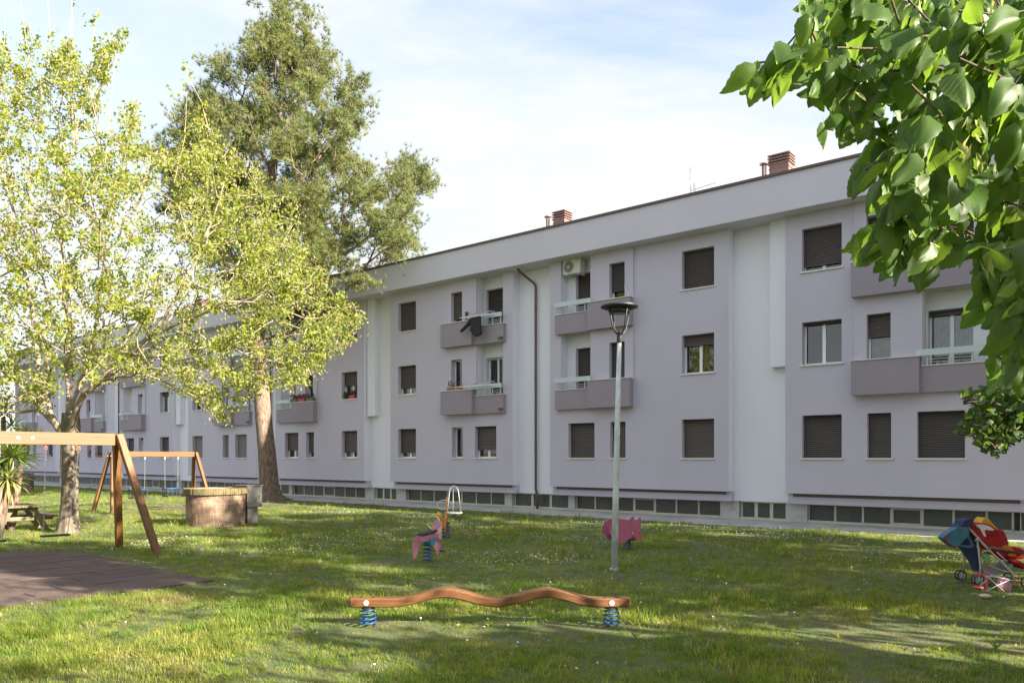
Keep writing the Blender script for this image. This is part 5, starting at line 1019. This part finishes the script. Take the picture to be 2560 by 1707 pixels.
for s_ in (-1, 1):
    for i in (0, 1): m_ = MB(); c = c0 + p * s_ * (.60 + .14 * i); m_.beam(c - w * .82 + Vector((0, 0, .43)), c + w * .82 + Vector((0, 0, .43)), p, .13, .045); obj('bench_board', m_, M['table'], PTb, bevel=.006)
    e = c0 + w * s_ * .5
    for k in (-1, 1): m_ = MB(); m_.beam(e + p * k * .62 + Vector((0, 0, -.02)), e + p * k * .24 + Vector((0, 0, .67)), w, .045, .13); obj('leg', m_, M['table'], PTb)
    m_ = MB(); m_.beam(e + w * .046 - p * .76 + Vector((0, 0, .36)), e + w * .046 + p * .76 + Vector((0, 0, .36)), w, .045, .10); obj('crossbar', m_, M['table'], PTb)
    m_ = MB(); m_.beam(e + w * .046 - p * .38 + Vector((0, 0, .63)), e + w * .046 + p * .38 + Vector((0, 0, .63)), w, .045, .08); obj('crossbar', m_, M['table'], PTb)
# ================================================================== LAMP
LP = thing('street_lamp', (1.85, 13.94, 0), 'tall grey park lamp with a black disc head on four curved arms', 'street lamp'); lx, ly = 1.85, 13.94; tx_ = .095
m_ = MB(); m_.tube([(lx, ly, -.05), (lx + .03, ly, 1.4), (lx + .06, ly, 2.8), (lx + tx_, ly, 4.14)], [.062, .056, .049, .040], 20); obj('pole', m_, M['metal'], LP, smooth=True)
m_ = MB(); m_.tube([(lx, ly, 0), (lx, ly, .05)], .085, 16); obj('base_collar', m_, M['metal'], LP)
L0 = Vector((lx + tx_, ly, 0)); m_ = MB(); m_.lathe([(.048, 4.12), (.050, 4.125), (.050, 4.24), (.044, 4.27), (.06, 4.29), (.03, 4.33), (.01, 4.36)], (L0.x, L0.y, 0), 18); obj('socket', m_, M['black'], LP, smooth=True)
m_ = MB(); m_.lathe([(.01, 4.845), (.15, 4.84), (.27, 4.82), (.33, 4.795), (.342, 4.775), (.335, 4.757), (.26, 4.735), (.22, 4.72), (.05, 4.715)], (L0.x, L0.y, 0), 40); obj('lamp_hood', m_, M['black'], LP, smooth=True)
m_ = MB(); m_.lathe([(.215, 4.72), (.20, 4.675), (.15, 4.655), (.02, 4.65)], (L0.x, L0.y, 0), 28); obj('lens_ring', m_, M['black'], LP, smooth=True)
m_ = MB(); m_.lathe([(.13, 4.652), (.13, 4.646)], (L0.x, L0.y, 0), 24); obj('lens', m_, M['lens'], LP)
for k in range(4):
    a = R(28 + 90 * k); d = Vector((math.cos(a), math.sin(a), 0)); m_ = MB(); m_.tube([L0 + d * .035 + Vector((0, 0, 4.28)), L0 + d * .09 + Vector((0, 0, 4.30)), L0 + d * .145 + Vector((0, 0, 4.38)), L0 + d * .185 + Vector((0, 0, 4.55)), L0 + d * .235 + Vector((0, 0, 4.745))], .0135, 8); obj('arm', m_, M['black'], LP, smooth=True)
# ================================================================== SPRING BEAM
def smooth_interp(xs, ys, x):
    for i in range(len(xs) - 1):
        if x <= xs[i + 1]: t = (x - xs[i]) / (xs[i + 1] - xs[i]); t = t * t * (3 - 2 * t); return ys[i] + (ys[i + 1] - ys[i]) * t
    return ys[-1]
BM = thing('spring_beam', (-.28, 9.3, 0), 'wavy laminated wooden balance beam on two blue springs in the foreground', 'balance beam')
xs = [-1.98, -1.42, -.80, -.19, .42, 1.02, 1.45]; ys = [0, 0, .115, 0, .115, 0, 0]; n_ = 80; vs = []; fs = []
for i in range(n_ + 1):
    x = -1.98 + 3.41 * i / n_; dz = smooth_interp(xs, ys, x); e = min(1, min(i, n_ - i) / 1.6 + .72); hw_ = .085 * e; hh = .054 * (min(1, min(i, n_ - i) / 1.2 + .8)); ct = .302 + dz; c_ = .014
    for a, b in ((-hw_, -hh + c_), (-hw_ + c_, -hh), (hw_ - c_, -hh), (hw_, -hh + c_), (hw_, hh - c_), (hw_ - c_, hh), (-hw_ + c_, hh), (-hw_, hh - c_)): vs.append((x, 9.33 + a, ct + b))
for i in range(n_):
    for j in range(8): fs.append((i * 8 + j, i * 8 + (j + 1) % 8, i * 8 + 8 + (j + 1) % 8, i * 8 + 8 + j))
fs += [tuple(range(8))[::-1], tuple(n_ * 8 + j for j in range(8))]; obj('beam', MB().add(vs, fs), WOODS['w3'], BM)
def spring(c, z0, z1, r, turns, wire, m, parent, tilt=(0, 0)):
    n = int(turns * 18); b = MB(); b.tube([(c[0] + r * (1 - .25 * (i / n) ** 3) * math.cos(i / 18 * 6.2832) + tilt[0] * i / n, c[1] + r * (1 - .25 * (i / n) ** 3) * math.sin(i / 18 * 6.2832) + tilt[1] * i / n, z0 + (z1 - z0) * i / n) for i in range(n + 1)], wire, 8); return obj('spring', b, M[m], parent, smooth=True)
for x in (-1.75, 1.2):
    spring((x, 9.33), .015, .225, .10, 4.2, .0095, 'blue', BM)
    m_ = MB(); m_.lathe([(.075, .222), (.075, .240)], (x, 9.33, 0), 16); obj('mounting_plate', m_, M['black'], BM)
    m_ = MB(); m_.tube([(x, 9.247, .305), (x, 9.238, .305)], .032, 20); bc = obj('bolt_cap', m_, M['cream'], BM)
    m_ = MB(); m_.tube([(x, 9.238, .305), (x, 9.234, .305)], .012, 6); obj('bolt', m_, M['metal'], bc)
    for dx in (-.07, .07): m_ = MB(); m_.tube([(x + dx, 9.33, .358), (x + dx, 9.33, .364)], .02, 12); obj('plug', m_, M['black'], BM)
# ================================================================== SPRING RIDERS
def curve(pts, k=6):      # closed Catmull-Rom outline
    n = len(pts); o = []
    for i in range(n):
        p0, p1, p2, p3 = [Vector((*pts[(i + j - 1) % n], 0)) for j in range(4)]
        for s_ in range(k):
            t = s_ / k; o.append(tuple((.5 * ((2 * p1) + (p2 - p0) * t + (2 * p0 - 5 * p1 + 4 * p2 - p3) * t * t + (-p0 + 3 * p1 - 3 * p2 + p3) * t ** 3))[:2]))
    return o
FX, FY = 2.50, 17.2; fx_ = 1925 / 17.2
def fish_pt(cx_, cy_): return ((cx_ / 10.456 + 1460 - 1558) / fx_, CH - (cy_ / 10.456 + 1250 - HY) / fx_)
fo = [(545, 720), (620, 600), (735, 510), (880, 470), (1010, 485), (1130, 550), (1210, 605), (1300, 510), (1390, 440), (1425, 470), (1415, 560), (1420, 640), (1375, 740), (1420, 830), (1440, 930), (1445, 1020), (1415, 1050), (1330, 1010), (1270, 960), (1215, 915), (1160, 935), (1080, 1010), (980, 1080), (850, 1085), (720, 1020), (620, 900), (548, 830), (575, 775)]
FT = thing('spring_rider', (FX, FY, 0), 'pink double-panel fish on a spring behind the lamp post', 'spring rider'); fo2 = [fish_pt(*p) for p in fo]; um = Vector((.985, .17, 0)); wn = Vector((-.17, .985, 0)); o_ = Vector((FX, FY, 0))
fpo = curve(fo2, 4)
for s_, y in (('front', -.17), ('back', .17)): m_ = MB(); m_.plate(fpo, o_ + wn * y + um * (0 if y < 0 else -.05), um, (0, 0, 1), .022); obj('fish_panel', m_, M['magenta'], FT)
for a, z, c in ((-.30, .33, 'blue'), (-.22, .62, 'blue')):
    m_ = MB(); q = o_ + um * a + Vector((0, 0, z)); m_.tube([q - wn * .30, q + wn * .32], .014, 8); obj('handle_bar', m_, M[c], FT)
m_ = MB(); m_.beam(o_ + um * -.28 + Vector((0, 0, .44)), o_ + um * .12 + Vector((0, 0, .44)), wn, .30, .025); obj('seat', m_, M['rubber'], FT)
m_ = MB(); m_.ell(tuple(o_ + um * .14 - wn * .19 + Vector((0, 0, .375))), (.017, .012, .017)); obj('bolt', m_, M['metal'], FT)
m_ = MB(); m_.ell(tuple(o_ + um * .26 + Vector((0, 0, .235))), (.06, .03, .045)); obj('foot_rest', m_, M['orangef'], FT, smooth=True)
spring((FX + .08, FY), .01, .20, .085, 4, .012, 'blue', FT); m_ = MB(); m_.beam((FX - .1, FY, .21), (FX + .2, FY, .21), wn, .28, .03); obj('mounting_plate', m_, M['black'], FT)
# pink riding animal, seen from behind its tail
RX, RY = -1.66, 15.1; RT = thing('spring_rider', (RX, RY, 0), 'pale pink riding animal on a blue spring, seen from behind, with a steel ring handle', 'spring rider'); h = Vector((.52, .854, 0)).normalized(); sd_ = Vector((h.y, -h.x, 0)); o_ = Vector((RX, RY, 0))
def pq(x, y): return ((x / 7.125 + 1020 - 1068) / 127.5 / .93, CH - (y / 7.125 + 1210 - HY) / 127.5)
tail = curve([pq(*q) for q in [(150, 925), (200, 903), (250, 935), (240, 1020), (212, 1090), (185, 1190), (155, 1285), (112, 1312), (95, 1180), (102, 1020)]], 4)
head = curve([pq(*q) for q in [(405, 800), (440, 740), (440, 695), (490, 665), (545, 665), (583, 705), (580, 850), (575, 970), (550, 1000), (515, 960), (490, 905), (420, 910)]], 4)
leg = curve([pq(*q) for q in [(448, 1075), (480, 1015), (520, 1040), (562, 1110), (545, 1180), (535, 1240), (505, 1250), (470, 1160)]], 4)
ua = Vector((.93, .367, 0)); ub = Vector((.93, -.367, 0)).normalized()
for nm, po, off, m_n in (('tail_panel', tail, -.05, 'pink'), ('head_panel', head, .12, 'pinkl'), ('leg_panel', leg, -.02, 'pink'), ('leg_panel', leg, .24, 'pink')):
    m_ = MB(); m_.plate(po, o_ + Vector((0, off, 0)), ua, (0, 0, 1), .032); obj(nm, m_, M[m_n], RT)
m_ = MB(); m_.beam(o_ - h * .24 + Vector((0, 0, .56)), o_ + h * .24 + Vector((0, 0, .60)), sd_, .17, .03); obj('seat', m_, M['rubber'], RT, bevel=.01)
m_ = MB(); m_.beam(o_ - h * .2 + Vector((0, 0, .47)), o_ + h * .2 + Vector((0, 0, .48)), sd_, .18, .11); obj('body_block', m_, M['pink'], RT, bevel=.01)
m_ = MB(); m_.beam(o_ + sd_ * .02 - h * .05 + Vector((0, 0, .40)), o_ + h * .13 + sd_ * .02 + Vector((0, 0, .42)), sd_, .2, .12); obj('spring_clamp', m_, M['teal'], RT)
rc = o_ + h * .2 + Vector((0, 0, .76)); m_ = MB(); m_.tube([rc + sd_ * .155 * math.cos(a) + Vector((0, 0, .13 * math.sin(a))) for a in [k * math.pi / 10 for k in range(20)]], .011, 7, closed=True); obj('ring_handle', m_, M['chrome'], RT, smooth=True)
m_ = MB(); q = o_ + h * .26 + Vector((0, 0, .20)); m_.tube([q - sd_ * .24, q + sd_ * .24], .014, 8); obj('foot_bar', m_, M['black'], RT)
spring((RX, RY), .01, .38, .095, 5.2, .0125, 'blue', RT)
# orange riding animal, edge-on
OX, OY = -1.72, 19.5; OT = thing('spring_rider', (OX, OY, 0), 'orange-yellow riding animal on a blue spring between the pink one and the roundabout', 'spring rider'); h = Vector((-.03, 1, 0)).normalized(); sd_ = Vector((h.y, -h.x, 0)); o_ = Vector((OX, OY, 0))
body = curve([(-.40, .30), (-.30, .62), (-.1, .52), (.12, .60), (.22, .98), (.34, 1.02), (.42, .86), (.36, .6), (.34, .3), (.2, .12), (.1, .35), (-.2, .36), (-.32, .12)], 4)
m_ = MB(); m_.plate(body, o_ + sd_ * .05, h, (0, 0, 1), .032); obj('body_panel', m_, M['orange'], OT)
m_ = MB(); m_.plate(curve([(-.06, .28), (.05, .30), (.07, .42), (-.02, .60), (-.10, .70), (-.13, .62), (-.08, .45)], 4), o_ - h * .3 - sd_ * .03, sd_, (0, 0, 1), .03); obj('tail_panel', m_, M['orange'], OT)
m_ = MB(); m_.beam(o_ - h * .2 + Vector((0, 0, .50)), o_ + h * .12 + Vector((0, 0, .50)), sd_, .28, .03); obj('seat', m_, M['orange'], OT)
rc = o_ + h * .15 + Vector((0, 0, .84)); m_ = MB(); m_.tube([rc + sd_ * .19 * math.cos(a) + Vector((0, 0, .12 * math.sin(a))) for a in [k * math.pi / 10 for k in range(20)]], .011, 7, closed=True); obj('ring_handle', m_, M['metal'], OT, smooth=True)
spring((OX + .02, OY), .01, .42, .13, 4.5, .016, 'blue', OT)
# roundabout
GX, GY = -1.96, 25.9; GT = thing('roundabout', (GX, GY, 0), 'small steel roundabout with tall bent tube arches at the pavement edge', 'roundabout')
m_ = MB(); m_.lathe([(.30, .03), (.30, .05), (.05, .06), (.05, .16)], (GX, GY, 0), 20); obj('pivot', m_, M['black'], GT)
m_ = MB(); m_.lathe([(.02, .165), (.29, .165), (.30, .18), (.30, .20), (.29, .215), (.02, .215)], (GX, GY, 0), 28); obj('platform', m_, M['metal'], GT)
for k in range(3):
    a = R(100 + 120 * k); d = Vector((math.cos(a), math.sin(a), 0)); g0 = Vector((GX, GY, 0)); m_ = MB(); m_.tube([g0 + d * .27 + Vector((0, 0, .2)), g0 + d * .21 + Vector((0, 0, .62)), g0 + d * .17 + Vector((0, 0, .92)), g0 + d * .13 + Vector((0, 0, 1.02)), g0 + d * .06 + Vector((0, 0, 1.07)), g0 + Vector((0, 0, 1.075))], .015, 8); obj('arch_tube', m_, M['metal'], GT, smooth=True)
m_ = MB(); m_.ell((GX, GY, 1.08), .035); obj('cap', m_, M['chrome'], GT)
# ================================================================== STROLLER
SD = 12.45; PXM = 6.03
def sp_(x, y, D=SD): return ray(2260 + x / PXM, 1260 + y / PXM, D)
ST_ = thing('pushchair', (sp_(1400, 1150).x, SD, 0), 'red pushchair with pale grey frame parked at the right edge of the lawn', 'pushchair')
Dn, Df = SD - .22, SD + .22
def stub(name, pts, r, m, par=None, Ds=(Dn, Df), n=8, smooth=True):
    for D in Ds: b = MB(); b.tube([sp_(x, y, Dn) + Vector((0, D - Dn, 0)) for x, y in pts], r, n); obj(name, b, M[m], par or ST_, smooth=smooth)
stub('push_tube', [(965, 345), (1050, 440), (1130, 530), (1300, 710), (1480, 880), (1610, 1010), (1650, 1080), (1650, 1160)], .017, 'greyp')
stub('rear_leg', [(1105, 560), (1130, 760), (1150, 920), (1150, 1050)], .016, 'greyp')
stub('hinge', [(1080, 560), (1110, 520), (1130, 515)], .026, 'greyp')
stub('brace', [(1160, 740), (1210, 700), (1260, 700), (1330, 740)], .012, 'greyp')
stub('brace', [(1170, 830), (1330, 830), (1560, 850)], .009, 'greyp')
stub('brace', [(1190, 860), (1350, 950), (1520, 1010), (1700, 1030), (1850, 1030)], .009, 'greyp')
stub('brace', [(1400, 720), (1530, 840)], .008, 'whitef')
stub('armrest', [(1260, 665), (1330, 655), (1450, 670), (1560, 700)], .020, 'acg')
stub('bumper_bar', [(1560, 705), (1700, 730), (1850, 730)], .016, 'black', Ds=(Dn,))
def wheel(x, y, r, D, nm='wheel'):
    c = sp_(x, y, Dn) + Vector((0, D - Dn, 0)); c.z = max(c.z - .02, r); w_ = link(bpy.data.objects.new(nm, None)); w_.parent = ST_; w_.location = c - base_of(ST_); w_.empty_display_size = .1
    b = MB(); b.tube([c + Vector((r * .88 * math.cos(a), 0, r * .88 * math.sin(a))) for a in [k * math.pi / 12 for k in range(24)]], r * .14, 6, closed=True); obj('tyre', b, M['rubber'], w_, smooth=True)
    b = MB(); b.tube([c + Vector((r * .72 * math.cos(a), 0, r * .72 * math.sin(a))) for a in [k * math.pi / 12 for k in range(24)]], r * .08, 5, closed=True)
    for k in range(5): a = k * 1.2566 + .3; b.beam(c, c + Vector((r * .72 * math.cos(a), 0, r * .72 * math.sin(a))), (0, 1, 0), .012, .016)
    b.tube([c - Vector((0, .02, 0)), c + Vector((0, .02, 0))], r * .2, 10); obj('rim', b, M['greyp'], w_)
for D in (Dn - .05, Dn + .03, Df - .03, Df + .05): wheel(1103, 1112, .082, D)
for D in (Dn - .03, Dn + .04, Df): wheel(1545, 1130, .07, D)
for D in (Dn, Df): wheel(1830, 1145, .08, D)
def cloth(name, poly, D, th, m, par, bev=.02, k=0):
    b = MB(); pp = [sp_(x, y, D - th / 2) for x, y in poly]; c = pp[0]; pol = [((p_ - c).x, (p_ - c).z) for p_ in pp]; pol = curve(pol, 4) if k == 0 else pol
    b.plate(pol, Vector((c.x, D, c.z)), (1, 0, 0), (0, 0, 1), th); return obj(name, b, M[m], par, bevel=bev)
cloth('canopy', [(1050, 310), (1150, 290), (1270, 295), (1390, 370), (1360, 420), (1250, 480), (1235, 550), (1150, 540), (1070, 470), (1020, 400)], SD, .44, 'red', ST_, .04)
cloth('canopy_stripe', [(1085, 312), (1150, 305), (1230, 312), (1310, 345), (1365, 390), (1300, 392), (1225, 385), (1222, 430), (1240, 490), (1200, 470), (1160, 390), (1120, 345)], SD, .452, 'whitef', ST_, .01)
cloth('backrest', [(1130, 560), (1240, 420), (1330, 400), (1480, 390), (1540, 480), (1580, 640), (1480, 670), (1400, 720), (1280, 680), (1180, 640)], SD, .34, 'red', ST_, .05)
cloth('side_wing', [(1380, 400), (1440, 385), (1500, 400), (1545, 480), (1580, 600), (1560, 640), (1500, 600), (1440, 520)], SD - .13, .09, 'red', ST_, .03)
cloth('seat', [(1380, 710), (1500, 660), (1650, 640), (1800, 680), (1850, 760), (1780, 830), (1600, 800), (1450, 790)], SD, .34, 'red', ST_, .05)
cloth('leg_rest', [(1570, 810), (1680, 815), (1780, 870), (1860, 930), (1850, 990), (1760, 930), (1650, 880)], SD, .30, 'red', ST_, .03)
cloth('basket', [(1175, 890), (1330, 960), (1500, 965), (1640, 900), (1600, 980), (1480, 1055), (1330, 1075), (1210, 1040)], SD, .36, 'basket', ST_, .03)
b = MB(); b.tube([sp_(965, 345, SD) + Vector((0, d_, 0)) for d_ in (-.24, .24)], .016, 8); obj('cross_handle', b, M['black'], ST_)
bg_ = thing('shopping_bag', sp_(800, 640), 'blue bag with red piping hanging from the pushchair handle', 'bag')
cloth('bag_body', [(590, 505), (640, 455), (740, 385), (830, 345), (950, 355), (975, 400), (985, 460), (900, 560), (820, 640), (760, 650), (690, 600), (610, 540)], SD - .26, .16, 'bagblue', bg_, .05)
b = MB(); b.tube([sp_(x, y, SD - .345) for x, y in ((700, 425), (640, 465), (600, 505), (625, 545), (690, 603), (765, 648))], .011, 7); obj('piping', b, M['red'], bg_, smooth=True)
cloth('bag_flap', [(945, 400), (985, 480), (1050, 600), (1045, 645), (960, 655), (850, 630), (870, 612), (990, 620), (1000, 580), (955, 480)], SD - .30, .03, 'bagblue', bg_, .008)
nv = thing('jacket', sp_(1080, 960), 'navy jacket bunched over the pushchair handle and hanging down behind it', 'jacket')
cloth('bundle', [(800, 345), (880, 300), (900, 260), (960, 225), (1035, 222), (1045, 265), (1060, 300), (1000, 335), (930, 345), (850, 355)], SD - .2, .24, 'navy', nv, .05)
cloth('hanging_part', [(860, 560), (960, 430), (1030, 470), (1075, 620), (1130, 700), (1150, 850), (1150, 985), (1110, 1000), (1060, 880), (990, 790), (930, 700)], SD - .1, .16, 'navy', nv, .05)
yh = thing('raincoat', sp_(1280, 370), 'yellow raincoat hood draped over the top of the red pushchair canopy', 'raincoat')
cloth('hood', [(1168, 292), (1185, 250), (1215, 212), (1250, 205), (1290, 230), (1340, 290), (1410, 360), (1400, 380), (1330, 350), (1250, 302)], SD + .1, .22, 'yellow', yh, .04)
cloth('hanging_part', [(1150, 640), (1220, 660), (1260, 740), (1240, 760), (1170, 740)], SD, .2, 'yellow', yh, .03)
ty = thing('plush_toy', sp_(1275, 900), 'green and yellow plush toy dangling from the pushchair frame', 'toy')
cloth('body', [(1225, 850), (1250, 790), (1280, 750), (1295, 800), (1290, 880), (1250, 880)], Dn - .06, .06, 'greenf', ty, .02); cloth('body_side', [(1285, 775), (1320, 810), (1325, 870), (1300, 890), (1290, 830)], Dn - .06, .05, 'yellow', ty, .015)
cloth('tail', [(1250, 895), (1280, 890), (1290, 920), (1270, 945), (1255, 920)], Dn - .06, .03, 'orangef', ty, .01)
bl = thing('blanket', sp_(1600, 700), 'crumpled orange blanket lying on the pushchair seat', 'blanket')
cloth('folds', [(1480, 650), (1520, 620), (1580, 625), (1640, 670), (1660, 730), (1700, 770), (1640, 790), (1570, 770), (1600, 720), (1540, 670)], SD - .06, .26, 'orangef', bl, .05)
# doll's pushchair in front
DD = 11.75
def dq(x, y, dy=0): v_ = ray(2260 + x / PXM, 1260 + y / PXM, DD); return v_ + Vector((0, dy, 0))
dt = thing('doll_pushchair', (dq(1450, 1300).x, DD, 0), "tiny pink and white doll pushchair tipped over on the grass before the red one", 'toy pushchair')
for nm, pts, r, m_n, dy in (('handle_grip', [(1135, 1045), (1220, 1058)], .013, 'hotpink', 0), ('handle_grip', [(1135, 1085), (1215, 1092)], .013, 'hotpink', .1), ('handle_grip', [(1285, 1055), (1360, 1062)], .016, 'hotpink', .1), ('frame_rod', [(1200, 1070), (1450, 1105), (1720, 1165)], .007, 'whitef', 0), ('frame_rod', [(1340, 1068), (1500, 1110), (1640, 1140)], .007, 'whitef', .2),
    ('frame_rod', [(1270, 1100), (1400, 1215), (1555, 1355)], .007, 'whitef', 0), ('frame_rod', [(1590, 1140), (1410, 1220), (1245, 1305)], .007, 'whitef', 0), ('frame_rod', [(1360, 1110), (1370, 1170), (1270, 1260)], .007, 'whitef', .2), ('seat_rail', [(1275, 1100), (1250, 1200), (1255, 1300)], .016, 'hotpink', .02), ('end_cap', [(1640, 1150), (1750, 1172)], .013, 'hotpink', 0), ('frame_rod', [(1370, 1270), (1400, 1330), (1255, 1300)], .005, 'whitef', .15)):
    b = MB(); b.tube([dq(x, y, dy) for x, y in pts], r, 7); obj(nm, b, M[m_n], dt, smooth=True)
def dcloth(name, poly, dy, th, m): 
    b = MB(); pp = [dq(x, y) for x, y in poly]; c = pp[0]; b.plate(curve([((p_ - c).x, (p_ - c).z) for p_ in pp], 4), Vector((c.x, DD + dy, c.z)), (1, 0, 0), (0, 0, 1), th); obj(name, b, M[m], dt, bevel=.008)
dcloth('canopy', [(1450, 1180), (1480, 1120), (1540, 1095), (1600, 1130), (1645, 1200), (1650, 1290), (1600, 1355), (1530, 1330), (1470, 1310), (1445, 1240)], .06, .03, 'softpink'); dcloth('canopy_lining', [(1470, 1140), (1540, 1110), (1580, 1180), (1560, 1260), (1480, 1290)], .035, .012, 'bagblue' if False else 'pinkl')
b = MB(); b.lathe([(.075, .03), (.078, .05), (.06, .052), (.055, .04)], (ray(2260 + 1150 / PXM, 1475, 11.9).x, 11.95, 0), 18); tag(obj('toy_lid', b, M['hotpink'], smooth=True), 'small red plastic toy lid on the grass left of the doll pushchair', 'toy')
b = MB(); b.ell((ray(2260 + 1195 / PXM, 1490, 11.2).x, 11.15, .045), (.085, .05, .03), 10, 6, .15); tag(obj('dry_leaf', b, M['leafdry'], smooth=True), 'pale crumpled dry leaf on the grass below the pushchair', 'leaf')
